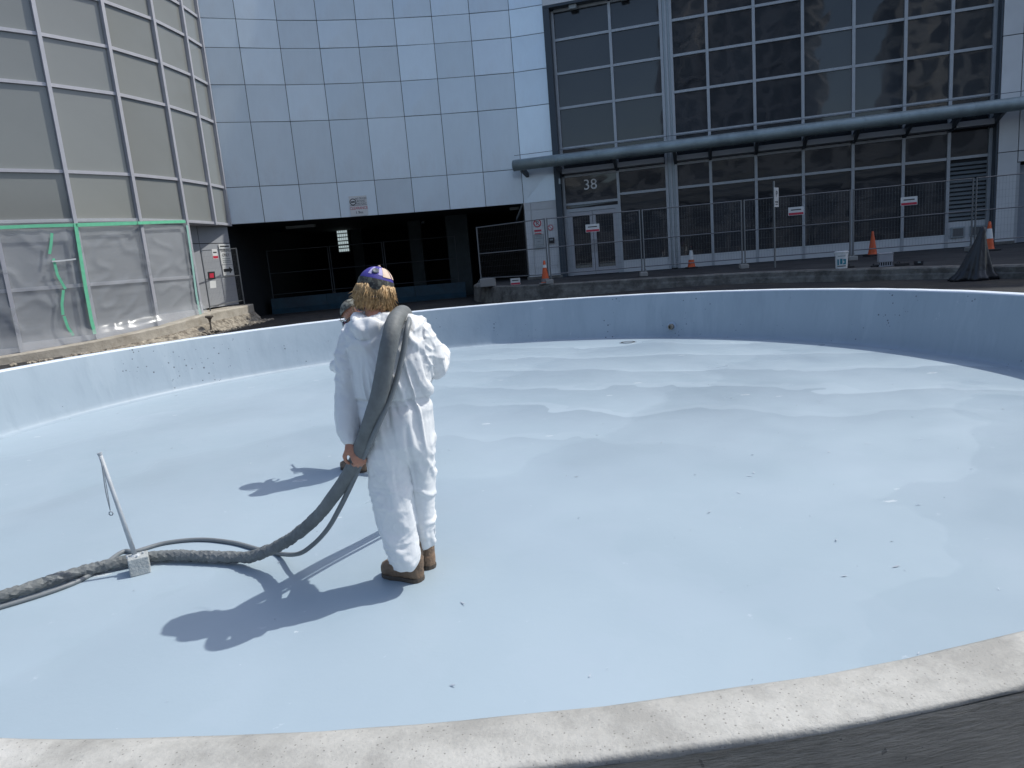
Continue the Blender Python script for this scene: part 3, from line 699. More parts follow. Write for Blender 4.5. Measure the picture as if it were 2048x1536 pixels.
# ---- plastic sheet taped over the lower tower glass
def sheet_mat():
    m = bpy.data.materials.new('clear_plastic_film'); m.use_nodes = True; t = m.node_tree; N = t.nodes; L = t.links
    b = N['Principled BSDF']; b.inputs['Base Color'].default_value = (.62, .64, .66, 1); b.inputs['Roughness'].default_value = .22; b.inputs['Specular IOR Level'].default_value = .7
    tr = N.new('ShaderNodeBsdfTransparent'); tr.inputs[0].default_value = (.93, .94, .94, 1); mx = N.new('ShaderNodeMixShader')
    tc = N.new('ShaderNodeTexCoord'); nz = N.new('ShaderNodeTexNoise'); nz.inputs['Scale'].default_value = 1.3; nz.inputs['Detail'].default_value = 6; L.new(tc.outputs['Object'], nz.inputs['Vector'])
    mr = N.new('ShaderNodeMapRange'); mr.inputs[1].default_value = .35; mr.inputs[2].default_value = .7; mr.inputs[3].default_value = .16; mr.inputs[4].default_value = .28; L.new(nz.outputs[0], mr.inputs[0])
    L.new(mr.outputs[0], mx.inputs[0]); L.new(tr.outputs[0], mx.inputs[1]); L.new(b.outputs[0], mx.inputs[2]); L.new(mx.outputs[0], N['Material Output'].inputs[0])
    mp = N.new('ShaderNodeMapping'); mp.inputs['Rotation'].default_value = (R(25), R(38), R(10)); mp.inputs['Scale'].default_value = (.7, .7, 5); L.new(tc.outputs['Object'], mp.inputs[0])
    n2 = N.new('ShaderNodeTexNoise'); n2.noise_type = 'RIDGED_MULTIFRACTAL'; n2.inputs['Scale'].default_value = .9; n2.inputs['Detail'].default_value = 3; L.new(mp.outputs[0], n2.inputs['Vector'])
    bp = N.new('ShaderNodeBump'); bp.inputs['Strength'].default_value = .55; bp.inputs['Distance'].default_value = .03; L.new(n2.outputs[0], bp.inputs['Height']); L.new(bp.outputs[0], b.inputs['Normal'])
    return m
sh = thing('plastic_sheet', 'clear plastic sheeting held by green tape over the lower tower glass', 'plastic sheet', (TM[3]+Z*.6))
nu, nv = 120, 44; base = []; seg = [TM[1], TM[2], TM[3], TM[4], TM[5]]; lz = LZ[1:6]
vs_, fs = [], []
for i in range(nu+1):
    s = i/nu*4; k = min(int(s), 3); f = s-k; a, b = seg[k], seg[k+1]; nr = nout(a, b); p = a.lerp(b, f); zb = lz[k]*(1-f)+lz[k+1]*f
    for j in range(nv+1):
        q = j/nv; z = zb-.0+(3.66-zb)*q
        free = min(q*6, (1-q)*6, 1)
        fold = max(0, 1-abs(mnoise.noise(V((s*1.6+q*2.2, q*5-s*2.0, 1)))*4.5))**2*.045+mnoise.noise(V((s*2.2, q*3, 4)))*.02
        flare = .22*(1-ssm(0, .13, q))
        vs_.append(p+nr*(.085+max(fold, -.01)*free+flare)+Z*(z+.02*mnoise.noise(V((s*6, 0, 9)))*(1-q)))
for i in range(nu):
    for j in range(nv): fs.append((i*(nv+1)+j, (i+1)*(nv+1)+j, (i+1)*(nv+1)+j+1, i*(nv+1)+j+1))
obj('film', (vs_, fs), sheet_mat(), sh, smooth=True)
gt = mat('green_masking_tape', (.15, .54, .33), .5, var=.1, vscale=8); gtl = mat('pale_green_edge_tape', (.30, .52, .46), .5)
def tape(pxs, w_, k0, m=gt, off=.15, name='tape'):
    pts = [onplane(x, y, seg[k], seg[k+1], off) for (x, y), k in zip(pxs, k0)]
    vs_ = []; nr = nout(seg[k0[0]], seg[k0[0]+1])
    for i, p in enumerate(pts):
        t = (pts[min(i+1, len(pts)-1)]-pts[max(i-1, 0)]).normalized(); sd = t.cross(nr).normalized()
        vs_ += [p+sd*w_/2, p-sd*w_/2, p-sd*w_/2-nr*.006, p+sd*w_/2-nr*.006]
    fs = []
    for i in range(len(pts)-1):
        for k in range(4): fs.append((i*4+k, i*4+(k+1) % 4, (i+1)*4+(k+1) % 4, (i+1)*4+k))
    fs += [(0, 1, 2, 3), tuple(len(vs_)-1-k for k in range(4))]
    return obj(name, (vs_, fs), m, sh)
tape([(-60, 456), (0, 455), (70, 452), (150, 450)], .08, [1, 1, 1, 1]); tape([(152, 450), (215, 448), (275, 446)], .09, [2, 2, 2]); tape([(276, 446), (330, 444), (371, 443)], .08, [3, 3, 3], m=gt)
tape([(151, 447), (161, 510), (172, 580), (183, 640), (190, 668)], .085, [2]*5)
tape([(104, 466), (102, 490), (99, 508)], .062, [1]*3); tape([(107, 517), (115, 550), (131, 578)], .062, [1]*3); tape([(127, 580), (124, 608), (126, 630)], .062, [1]*3); tape([(128, 632), (136, 655), (147, 671)], .062, [1]*3)
tape([(374, 450), (384, 520), (393, 590), (399, 622)], .075, [3]*4, m=gtl, off=.13); tape([(398, 618), (404, 636)], .10, [3]*2, m=gtl, off=.2)
ad = mat('translucent_film_fold', (.62, .64, .65), .3)
tape([(104, 523), (128, 521), (152, 518)], .035, [1]*3, m=ad, off=.17, name='folded_edge')

# ---- signs on the walls
blk = mat('black_print', (.02, .02, .022), .6); redp = mat('red_print', (.50, .03, .06), .5); signw = mat('white_sign_face', (.66, .66, .64), .5, var=.05)
greyp = mat('grey_print', (.22, .25, .25), .6)
def plate(name, c, rt, up, w_, h_, m, parent=None, th=.012, **k):
    nr = rt.cross(up); return obj(name, box(c, (w_, h_, th), (rt, up, nr)), m, parent, **k)
def ringmesh(c, rt, up, r0, r1, off, n=28):
    nr = rt.cross(up); vs_ = []
    for k in range(n):
        a = 2*math.pi*k/n; d_ = rt*math.cos(a)+up*math.sin(a); vs_ += [c+d_*r0+nr*off, c+d_*r1+nr*off]
    return vs_, [(2*k, 2*k+1, (2*k+3) % (2*n), (2*k+2) % (2*n)) for k in range(n)]
a, b = CM[3], CM[4]; rt = (b-a).normalized(); nr = nout(a, b)
s0, s1 = onplane(697, 393, a, b, .03), onplane(737, 430, a, b, .03); c = (s0+s1)/2; sw = (s1-s0).dot(rt); shh = s0.z-s1.z
cs = thing('clearance_sign', 'white clearance sign fixed to the metal panels above the parking entrance', 'sign', V((c.x, c.y, s1.z)))
plate('board', c, rt, Z, sw, shh, signw, cs); nrm = rt.cross(Z)
k = c+nrm*.007
obj('no_truck_symbol', join(ringmesh(k-rt*sw*.29+Z*shh*.21, rt, Z, shh*.13, shh*.17, .003), box(k-rt*sw*.29+Z*shh*.21+nrm*.002, (shh*.2, shh*.07, .002), (rt, Z, nrm))), blk, cs)
for i, s in enumerate(('NO TRUCKS', 'BEYOND', 'THIS POINT')): text(s, k+rt*sw*.17+Z*shh*(.36-.13*i), rt, Z, shh*.135, blk, cs, xs=.78)
obj('rule', box(k+Z*shh*.03+nrm*.001, (sw*.96, .012, .002), (rt, Z, nrm)), blk, cs)
text('CLEARANCE', k-Z*shh*.12, rt, Z, shh*.20, redp, cs, xs=.82); text('1.9m', k-Z*shh*.34, rt, Z, shh*.20, blk, cs)
# parking notice with arrow on the recessed wall
a, b = RW[1], RW[2]; rt = (b-a).normalized(); s0, s1 = onplane(431, 486, a, b, .03), onplane(470, 545, a, b, .03); c = (s0+s1)/2; sw = min((s1-s0).dot(rt)*.75, .62); shh = 1.02
c = V((b.x, b.y, 0))-rt*(.06+sw/2)+nout(a, b)*.03+Z*2.50
ps = thing('parking_notice', 'white parking notice with black right arrow on sunlit grey wall', 'sign', c-Z*.55); nrm = rt.cross(Z)
plate('board', c+Z*.16, rt, Z, sw, .66, signw, ps); plate('arrow_board', c-Z*.36, rt, Z, sw*.95, .34, signw, ps); k = c+nrm*.008
obj('heading_line', box(k+Z*.42+nrm*.002, (sw*.8, .035, .002), (rt, Z, nrm)), blk, ps)
for i, s in enumerate(('PARKING', 'ONLY')): text(s, k+Z*(.28-.15*i), rt, Z, .15, blk, ps, xs=.8)
for i in range(3): obj('small_print', box(k+Z*(.02-.06*i)+nrm*.002, (sw*.7, .018, .002), (rt, Z, nrm)), greyp, ps)
q = k-Z*.36+nrm*.004; ar = [(-.22, -.05), (.06, -.05), (.06, -.11), (.23, 0), (.06, .11), (.06, .05), (-.22, .05)]
obj('arrow', ([q+rt*x*sw/.55+Z*y for x, y in ar], [tuple(range(7))]), blk, ps)
# notices on the pier
a, b = CM[8], CM[9]; rt = (b-a).normalized(); nrm = rt.cross(Z)
c = onplane(1075, 450, a, b, .02); st = thing('no_stopping_sign', 'white no parking sign with red ring on the white pier', 'sign', c-Z*.3)
plate('board', c-Z*.08, rt, Z, .34, .58, signw, st); k = c+nrm*.007
obj('ring', ringmesh(k+Z*.06, rt, Z, .105, .145, .003), redp, st); text('P', k+Z*.06, rt, Z, .2, blk, st); obj('bar', box(k+Z*.06+nrm*.005, (.25, .025, .002), (( rt-Z).normalized(), (rt+Z).normalized(), nrm)), redp, st)
obj('band', box(k-Z*.20+nrm*.002, (.26, .07, .002), (rt, Z, nrm)), redp, st); obj('text_line', box(k-Z*.30+nrm*.002, (.24, .03, .002), (rt, Z, nrm)), redp, st)
c = onplane(1078, 483, a, b, .02); st = thing('notice_board', 'white text notice below the no parking sign on the pier', 'sign', c-Z*.3)
plate('board', c, rt, Z, .36, .52, mat('pale_notice_face', (.40, .42, .42), .5), st); k = c+nrm*.007
obj('border', join(*[box(k+rt*x+Z*y+nrm*.001, (w_, h_, .002), (rt, Z, nrm)) for x, y, w_, h_ in ((0, .25, .35, .012), (0, -.25, .35, .012), (-.17, 0, .012, .5), (.17, 0, .012, .5), (0, -.12, .35, .012))]), greyp, st)
for i, (w_, y) in enumerate(((.2, .17), (.26, .11), (.12, .0), (.24, -.19))): obj('text_line', box(k+Z*y+nrm*.001, (w_, .022, .002), (rt, Z, nrm)), greyp, st)
c = onplane(1101, 455, a, b, .02); st = thing('no_smoking_sticker', 'small round red and white sticker on the white pier', 'sign'); st.location = c-Z*.1
obj('disc', join(ringmesh(c, rt, Z, .0005, .075, .004)), signw, st); obj('ring', join(ringmesh(c, rt, Z, .075, .10, .006), box(c+nrm*.006, (.15, .02, .001), ((rt-Z).normalized(), (rt+Z).normalized(), nrm))), redp, st)
c = onplane(1103, 481, a, b, .03); st = thing('intercom', 'small black intercom box on the white pier', 'intercom', c-Z*.1); obj('case', box(c, (.2, .2, .06), (rt, Z, nrm), .01), blk, st); obj('faceplate', box(c+nrm*.033+Z*.03, (.12, .06, .006), (rt, Z, nrm)), greyp, st)

# ---- temporary fence
galv = mat('galvanised_tube', (.19, .20, .21), .4, metal=.6); footm = mat('fence_foot_concrete', (.30, .29, .27), .9, bump=.5)
def fence_panel(p, q, hgt, label, wires=True, grp='temporary fence panels', galv=galv):
    p, q = V(p), V(q); t = (q-p); t.z = 0; L_ = t.length; t.normalize()
    th_ = thing('temporary_fence', label, 'fence', (p+q)/2, grp); sl_ = (q.z-p.z)/L_
    P_ = lambda s, z: p+t*s+Z*(sl_*s+z)
    for s in (.04, L_-.04): obj('post', tube([P_(s, .0), P_(s, hgt)], .021, 8), galv, th_)
    for z in (.14, hgt*.52, hgt-.02): obj('rail', tube([P_(.04, z), P_(L_-.04, z)], .015, 6), galv, th_)
    if wires:
        parts = []
        n_ = int(L_/.075)
        for k in range(1, n_):
            s = .04+(L_-.08)*k/n_; parts.append(tube([P_(s, .14), P_(s, hgt-.02)], .0018, 3, caps=False))
        for k in range(1, 9): z = .14+(hgt-.16)*k/9; parts.append(tube([P_(.04, z), P_(L_-.04, z)], .0016, 3, caps=False))
        o = obj('wire_mesh', join(*parts), galv, th_); o['kind'] = 'stuff'
    return th_
def foot(p, rz, label):
    t = V((math.cos(rz), math.sin(rz), 0)); n_ = V((-t.y, t.x, 0)); p = V(p)
    o = thing('ballast_block', label, 'concrete block', p, 'fence feet')
    obj('block', box(p+Z*.06, (.5, .22, .12), (n_, t, Z), .015), footm, o)
    obj('socket', join(tube([p+t*.045+Z*.12, p+t*.045+Z*.2], .028, 8), tube([p-t*.045+Z*.12, p-t*.045+Z*.2], .028, 8)), galv, o)
FP = []
for px, Yd in ((1095, 20.55), (1285, 20.35), (1487, 19.75), (1703, 19.1), (1945, 18.35), (2190, 17.6)):
    q = at(px, 500, Yd); FP.append(V((q.x, q.y, SWZ+.0)))
nxt = ['between the pier and the doors', 'before the glass beside the doors', 'before the middle windows behind the bucket', 'before the windows and the orange cone', 'before the louvres and the white wall']
for i in range(5): fence_panel(FP[i]+Z*.13, FP[i+1]+Z*.13, 1.76, 'galvanised mesh fence panel standing '+nxt[i])
ft = ['beside the striped cone at the pier', 'in front of the glass right of the doors', 'in front of the middle windows', 'behind the white bucket', 'left of the far right cone']
for i in range(5): foot(FP[i], math.atan2((FP[min(i+1, 5)]-FP[max(i-1, 0)]).y, (FP[min(i+1, 5)]-FP[max(i-1, 0)]).x), 'concrete fence foot '+ft[i])
qa = at(957, 520, 22.6); fence_panel(V((qa.x, qa.y, SWZ+.13)), FP[0]+Z*.13, 1.76, 'galvanised mesh fence panel at the right end of the parking entrance'); foot(V((qa.x, qa.y, SWZ)), 0, 'concrete fence foot at the kerb corner by the parking entrance')
bt = .985
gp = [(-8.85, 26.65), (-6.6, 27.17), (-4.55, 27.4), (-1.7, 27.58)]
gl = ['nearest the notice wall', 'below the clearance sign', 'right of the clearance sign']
for i in range(3): fence_panel(V(gp[i]+(bt,)), V(gp[i+1]+(bt,)), 1.8, 'fence panel on the blue barrier '+gl[i], wires=False, galv=mat('shade_darkened_tube', (.05, .055, .06), .6))  # tube colour darkened to put the garage shade into these panels
la, lb = V((-9.05, 21.35, .93)), V((-8.62, 23.2, .98))
fence_panel(la, lb, 1.85, 'mesh fence panel standing on the ledge before the notice wall')
def fsign(c, rt, label, w_=.40, h_=.22):
    o = thing('fence_sign', label, 'sign', c-Z*h_/2, 'small fence signs'); nrm = rt.cross(Z)
    plate('board', c, rt, Z, w_, h_, signw, o, th=.006)
    obj('red_band', box(c-Z*h_*.32+nrm*.005, (w_*.94, h_*.26, .002), (rt, Z, nrm)), redp, o); obj('dark_line', box(c+Z*h_*.16+nrm*.005, (w_*.66, h_*.12, .002), (rt, Z, nrm)), blk, o)
def onfence(px, py, i, off=.03): return onplane(px, py, FP[i], FP[i+1], off)
for (px, py, i), lab in zip(((1185, 456, 0), (1592, 422, 2), (1818, 402, 3)), ('red and white fence sign hanging before the double doors', 'red and white fence sign before the middle windows', 'red and white fence sign left of the louvres')):
    fsign(onfence(px, py, i), (FP[i+1]-FP[i]).normalized(), lab)
rt = (lb-la); rt.z = 0; rt.normalize()
c = onplane(430, 508, la, lb, .03); fsign(c, rt, 'red and white fence sign on the panel before the notice wall', .26, .30)
c = onplane(424, 557, la, lb, .035); o = thing('danger_sign', 'red and black warning sign hanging low on the ledge fence', 'sign', c-Z*.2); nrm = rt.cross(Z)
up2 = (Z+rt*.12).normalized()
plate('board', c+Z*.09, rt, up2, .34, .24, blk, o, th=.008); obj('red_field', box(c+Z*.09+nrm*.006, (.2, .14, .003), (rt, up2, nrm)), redp, o); plate('paper', c-Z*.18, rt, up2, .30, .22, signw, o, th=.006)
c = at(1030, 553, 21.6); c.z = SWZ+.11; fsign(c, V((1, -.1, 0)).normalized(), 'red and white sign leaning at the foot of the entrance fence', .30, .20)
obj('low_block', box(at(975, 556, 22.3)*1.0, (.5, .3, .26), None, .02), footm); tag(bpy.data.objects['low_block'], 'grey block at the foot of the fence by the parking entrance', 'block')
o = bpy.data.objects['low_block']; o.location.z += SWZ+.13-at(975, 556, 22.3).z

# ---- traffic cones
org = mat('cone_orange', (.62, .095, .02), .5, var=.15, vscale=9); wht = mat('cone_reflective_white', (.62, .62, .60), .45, var=.12, vscale=12); cblk = mat('cone_black_rubber', (.022, .022, .022), .7); dirty = mat('cone_dirty_grey', (.20, .19, .185), .8, var=.2, vscale=10)
def cone(p, hgt, bands, label, body=org, basem=cblk, w_=.36):
    p = V(p); o = thing('traffic_cone', label, 'traffic cone', p, 'traffic cones')
    obj('base', box(p+Z*.022, (w_, w_, .044), None, .012), basem, o)
    def rad(z): return .132-(.132-.026)*(z/hgt)
    prof = [(rad(.03)+.012, .04), (rad(.05), .06)]+[(rad(hgt*k/8), hgt*k/8) for k in range(1, 9)]+[(.018, hgt+.004)]
    obj('body', lathe(p, prof, 20), body, o, smooth=True)
    for z0, z1, m in bands:
        z0 *= hgt; z1 *= hgt; obj('band', lathe(p, [(rad(z0)-.01, z0), (rad(z0)+.003, z0), (rad(z1)+.003, z1), (rad(z1)-.01, z1)], 20), m, o, smooth=False)
def gp_(px, py, Yd, z=SWZ): q = at(px, py, Yd); return (q.x, q.y, z)
cone(gp_(1091, 560, 20.55), .68, [(.70, .83, wht), (.10, .24, dirty)], 'orange cone with narrow white collar at the kerb before the pier', basem=dirty, w_=.38)
cone(gp_(1383, 531, 23.2), .70, [(.40, .84, wht), (.84, 1.0, cblk)], 'cone with white upper half and orange foot before the glass')
cone(gp_(1745, 509, 20.9), .72, [], 'plain orange cone on a black base by the grey crate', w_=.40)
cone(gp_(1977, 503, 18.0), .74, [(.42, .76, wht)], 'orange cone with broad white band by the far right wall', w_=.40)

# ---- things left on the kerb
p = V(gp_(1683, 537, 15.65, SWZ)); o = thing('bucket', 'white plastic bucket with teal print standing on the kerb', 'bucket', p)
obj('tub', lathe(p, [(.118, 0), (.122, .01), (.136, .34), (.142, .345), (.142, .37), (.128, .372), (.12, .03), (.02, .02)], 24), mat('white_bucket_plastic', (.66, .67, .66), .4, var=.06), o, smooth=False)
obj('lid', lathe(p, [(.02, .385), (.13, .383), (.147, .374), (.147, .352), (.143, .352)], 24), MATS['white_bucket_plastic'], o)
teal = mat('teal_print', (.02, .20, .26), .5); tv = (EYE-p); tv.z = 0; tv.normalize(); rt = Z.cross(tv).normalized()
def wrap(u0, u1, z0, z1, m, n=6, name='print'):
    vs_ = []
    for k in range(n+1):
        a_ = (u0+(u1-u0)*k/n)/.132; d_ = tv*math.cos(a_)+rt*math.sin(a_)
        for z in (z0, z1): vs_.append(p+d_*(.122+.014*(z/.34)+.0025)+Z*z)
    obj(name, (vs_, [(2*k, 2*k+2, 2*k+3, 2*k+1) for k in range(n)]), m, o)
wrap(-.095, -.055, .08, .21, teal); wrap(-.03, .02, .10, .22, teal); wrap(.035, .10, .17, .21, teal); wrap(.035, .10, .09, .125, teal); wrap(.06, .10, .125, .17, teal); wrap(-.1, .1, .045, .065, blk, name='print_line'); wrap(-.08, .08, .27, .285, greyp, name='print_line')
obj('wire_handle', tube([p+rt*(.147*math.cos(t_))+tv*(.02+.05*math.sin(t_))+Z*(.33-.14*math.sin(t_)) for t_ in [math.pi*k/12 for k in range(13)]], .003, 5), galv, o)
p = V(gp_(1770, 534, 15.0, SWZ)); cg = mat('grey_crate_plastic', (.33, .33, .35), .6, var=.06); ax3 = (V((.94, -.34, 0)), V((.34, .94, 0)), Z)
o = thing('crate', 'small grey plastic crate with perforated lower edge on the kerb', 'crate', p)
obj('shell', box(p+Z*.19, (.27, .27, .19), ax3, .012), cg, o); obj('top_rim', box(p+Z*.275, (.285, .285, .025), ax3, .006), cg, o)
obj('bottom_rail', box(p+Z*.012, (.27, .27, .024), ax3, .004), cg, o)
for i in range(6):
    for s in (-1, 1): obj('rib', box(p+ax3[0]*(-.11+.044*i)+ax3[1]*s*.122+Z*.058, (.016, .02, .075), ax3), cg, o)
obj('liner', box(p+Z*.05, (.20, .20, .09), ax3), dark, o)
def tool(px0, px1, py, Yd, hgt, label, m=blk):
    a_, b_ = V(gp_(px0, py, Yd)), V(gp_(px1, py, Yd)); t = (b_-a_).normalized(); n_ = V((-t.y, t.x, 0)); L_ = (b_-a_).length
    o = thing('hand_tool', label, 'tool', (a_+b_)/2); obj('bar', box((a_+b_)/2+Z*hgt/2, (L_, .06, hgt), (t, n_, Z), .008), m, o)
    obj('grip', tube([a_+t*.03+Z*hgt, a_+t*.06+Z*(hgt+.03), a_+t*(L_*.3)+Z*(hgt+.03), a_+t*(L_*.35)+Z*hgt], .012, 6), m, o)
tool(1742, 1757, 531, 15.0, .045, 'short black tool lying left of the grey crate'); tool(1790, 1818, 529, 14.75, .06, 'long black tool lying right of the grey crate'); tool(1694, 1708, 529, 15.6, .045, 'small black tool lying beside the white bucket')
p = V(gp_(1837, 529, 14.5)); o = thing('tool_box', 'small black box at the end of the tools on the kerb', 'box', p); obj('case', box(p+Z*.045, (.16, .12, .09), ax3, .01), blk, o); obj('latch', box(p+Z*.06-ax3[1]*.065, (.05, .012, .03), ax3), greyp, o)
# black sheet draped over a stand
p = V((8.42, 12.45, G(8.42, 12.45))); tv = (EYE-p); tv.z = 0; tv.normalize(); rt = Z.cross(tv).normalized()
rings = []; NS = 64
for k in range(15):
    q = k/14; z = .93*(1-q)**1.05; wx = .035+.275*q**1.15; wy = .03+.2*q; cx_ = .14*(1-q)**1.0+.02
    ring = []
    for i in range(NS):
        a_ = 2*math.pi*i/NS; fo = 1+q*(.14*math.sin(a_*5+q*2)+.10*math.sin(a_*9+1))
        flare = 1.0 if q < .9 else 1.12
        ring.append(p+rt*(cx_-.02+wx*fo*flare*math.cos(a_))+tv*(wy*fo*flare*math.sin(a_))+Z*(z+.012*math.sin(a_*7)*q*(q < .99)))
    rings.append(ring)
tag(obj('draped_sheet', loft(rings), mat('black_plastic_sheet', (.012, .013, .016), .35, bump=.4, bscale=14), smooth=True), 'black plastic sheet draped over a pointed stand beside the kerb', 'sheet')
# parking sign on a post
p = V(gp_(1550, 535, 18.7)); top = at(1549, 362, 18.7).z; o = thing('sign_post', 'thin steel post with a narrow white parking sign seen edge on', 'sign', p)
obj('post', tube([p, V((p.x, p.y, top))], .026, 8), galv, o)
rt = V((math.cos(R(48)), math.sin(R(48)), 0)); nrm = rt.cross(Z); c = V((p.x, p.y, top-.42))+nrm*.04+rt*.06
b_ = plate('board', c, rt, Z, .30, .50, signw, o, th=.008); 
text('P', c+Z*.08+nrm*.006, rt, Z, .22, blk, o); obj('text_line', box(c-Z*.12+nrm*.006, (.2, .03, .002), (rt, Z, nrm)), blk, o); obj('text_line', box(c-Z*.18+nrm*.006, (.16, .02, .002), (rt, Z, nrm)), blk, o)

# ---- pipe stub and rubble by the ledge
rust = mat('stained_iron', (.12, .10, .08), .85, var=.3, vscale=10)
p = V((-8.60, 20.2, .37))
o = thing('pipe_stub', 'stained upright pipe stub with flared top among the rubble by the ledge', 'pipe', p)
obj('stem', lathe(p, [(.035, 0), (.028, .12), (.026, .28), (.04, .36), (.075, .42)], 12), rust, o); obj('cap', lathe(p, [(.10, .42), (.115, .43), (.115, .47), (.10, .48), (.02, .482)], 14), rust, o)
def rocks(name, pts, m, smin, smax):
    parts = []
    for q in pts:
        s = random.uniform(smin, smax); bm = bmesh.new(); bmesh.ops.create_icosphere(bm, subdivisions=1, radius=s)
        off = V((random.random(), random.random(), random.random()))*50
        for v in bm.verts: v.co *= 1+.45*mnoise.noise(v.co*(2/s)+off); v.co.z *= .7
        bm.verts.index_update(); parts.append(([V(q)+v.co for v in bm.verts], [tuple(v.index for v in f.verts) for f in bm.faces])); bm.free()
    o = obj(name, join(*parts), m); o['kind'] = 'stuff'; return o
pts = []
for k in range(55):
    q = p+V((random.gauss(.0, .16), random.gauss(-.05, .2), 0)); pts.append((q.x, q.y, .40+.05*random.random()-.5*(q-p).length*.3))
for k in range(240):
    t_ = random.random(); e = e2[int((.25+.73*t_)*(len(e2)-1))]; q = e+V((random.uniform(.35, .8), -random.uniform(.1, .5), 0)); pts.append((q.x, q.y, G(q.x, q.y)+.015))
tag(rocks('rubble', pts, rubm, .02, .075), 'loose broken concrete rubble along the foot of the ledge', 'rubble')
# scraps of paint and grit lying on the pool floor
chipm = mat('paint_chip', (.34, .38, .43), .7, rnd=.2, var=.5, vscale=3); vs_, fs = [], []
for k in range(260):
    r_ = 6.2*math.sqrt(random.random()); a_ = random.uniform(0, 2*math.pi); q = V((PC.x+r_*math.cos(a_), PC.y+r_*math.sin(a_), .0045))
    if k % 4 == 0: q = V((random.gauss(2.0, 1.3), random.gauss(5.0, 2.2), .0045))
    if (q-PC).length > 6.3: continue
    s = random.choice((.003, .004, .005, .006, .008, .011)); el = random.uniform(1, 3.2); an = random.uniform(0, 6.28); d0 = V((math.cos(an), math.sin(an), 0))*s*el; d1 = V((-math.sin(an), math.cos(an), 0))*s*.5; i0 = len(vs_)
    up_ = Z*random.uniform(.002, .01)
    vs_ += [q-d0, q+d1+up_*.5, q+d0+up_, q-d1]; fs += [(i0, i0+3, i0+2, i0+1)]
o = obj('floor_debris', (vs_, fs), chipm); o['kind'] = 'stuff'; tag(o, 'tiny paint flakes and grit scattered on the pool floor', 'debris')

# ---- pole on a block standing in the pool
pbl = thing('flag_pole', 'leaning grey pole in a small concrete block on the pool floor', 'pole', (-2.50, 4.20, 0))
pp = mat('grey_paint_overspray', (.40, .43, .46), .55, var=.12, vscale=14); a_ = R(28); bx_ = (V((math.cos(a_), math.sin(a_), 0)), V((-math.sin(a_), math.cos(a_), 0)), Z)
obj('block', box((-2.50, 4.215, .058), (.118, .118, .116), bx_, .006), mat('block_concrete', (.36, .38, .38), .8, var=.15, vscale=20, bump=.4, bscale=70), pbl)
pt_ = at(201, 911, 4.20); pb = V((-2.515, 4.215, .11))
obj('pole', tube([pb, pb.lerp(pt_, .5), pt_], [.015, .0135, .0125], 10), pp, pbl, smooth=True)
obj('collar', lathe(pb-Z*.002, [(.032, 0), (.032, .008), (.018, .02)], 12), pp, pbl); 
for s in ((.04, .02), (-.035, -.03), (.03, -.035)): obj('bolt', lathe(pb+V((s[0], s[1], .004)), [(.007, 0), (.007, .014), (.004, .018)], 8), pp, pbl)
obj('pole_cap', tube([pt_, pt_+V((-.004, 0, .018))], [.012, .016], 10), pp, pbl)
rg = at(222, 1027, 4.17); wm = mat('thin_grey_cord', (.22, .25, .28), .6)
obj('cord', join(tube(spline([pt_, at(206, 945, 4.17), at(212, 985, 4.17), rg+Z*.02], 8), .0035, 5), tube(spline([pt_+V((.003, -.01, -.02)), at(209, 950, 4.16), at(216, 990, 4.16), rg+Z*.02], 8), .0025, 5)), wm, pbl)
c = rg; n_ = 16; ringp = [c+X*.012*math.cos(2*math.pi*k/n_)+Z*.012*math.sin(2*math.pi*k/n_) for k in range(n_+1)]
obj('ring', tube(ringp, .0035, 6, caps=False), wm, pbl)
# outlet fitting and drain slot on the far pool wall
p = atz(1302, 668, .20); rv = (V((p.x, p.y, 0))-V((PC.x, PC.y, 0))).normalized(); wp = V((PC.x, PC.y, 0))+rv*6.56+Z*.2
o = thing('wall_outlet', 'small round brass outlet sticking out of the far pool wall', 'outlet', wp)
obj('pipe', lathe(wp, [(.055, -.04), (.055, .08), (.048, .09), (.036, .09), (.03, .05), (.004, .048)], 16, -rv), mat('tarnished_brass', (.22, .20, .17), .5, metal=.4, var=.2), o, smooth=False)
obj('flange', lathe(wp, [(.09, -.02), (.09, .015), (.07, .02)], 16, -rv), mat('flange_paint', (.34, .42, .52), .5), o)
p = atz(1256, 685, .0); o = thing('floor_drain', 'dark slot drain at the foot of the far pool wall', 'drain', p); obj('grate', lathe(p, [(.14, .001), (.14, .008), (.10, .009), (.1, .004), (.004, .004)], 18), dark, o); obj('lip', lathe(p, [(.17, .0005), (.165, .006), (.14, .007)], 18), mat('drain_lip', (.2, .25, .3), .5), o)

# ================================================================== PEOPLE AND HOSES
def ridge(p, w_=2.2):
    v = max(0., 1-abs(mnoise.noise(p))*w_); return v*v
suitm = mat('white_disposable_coverall', (.70, .71, .72), .5, spec=.4, bump=.12, bscale=40, var=.03, vscale=6)
skin = mat('tanned_skin', (.42, .20, .13), .5, var=.12, vscale=14); bootm = mat('brown_work_leather', (.19, .125, .08), .6, var=.3, vscale=16, bump=.4, bscale=60)
solem = mat('boot_sole_rubber', (.075, .06, .048), .8); hairm = mat('sandy_blond_hair', (.47, .31, .15), .5, var=.5, vscale=38)
purple = mat('purple_cap_cloth', (.045, .036, .25), .7, var=.15, vscale=20); cream = mat('cream_cap_panel', (.62, .47, .38), .8, var=.1, vscale=30)
camo = mat('grey_camouflage_band', (.10, .105, .09), .8, col2=(.035, .035, .035), c2lo=.47, c2hi=.53, c2scale=32)
respm = mat('dark_respirator_rubber', (.03, .03, .05), .4); respc = mat('pink_filter', (.55, .16, .25), .5); eyew = mat('eye_white', (.7, .7, .68), .3)

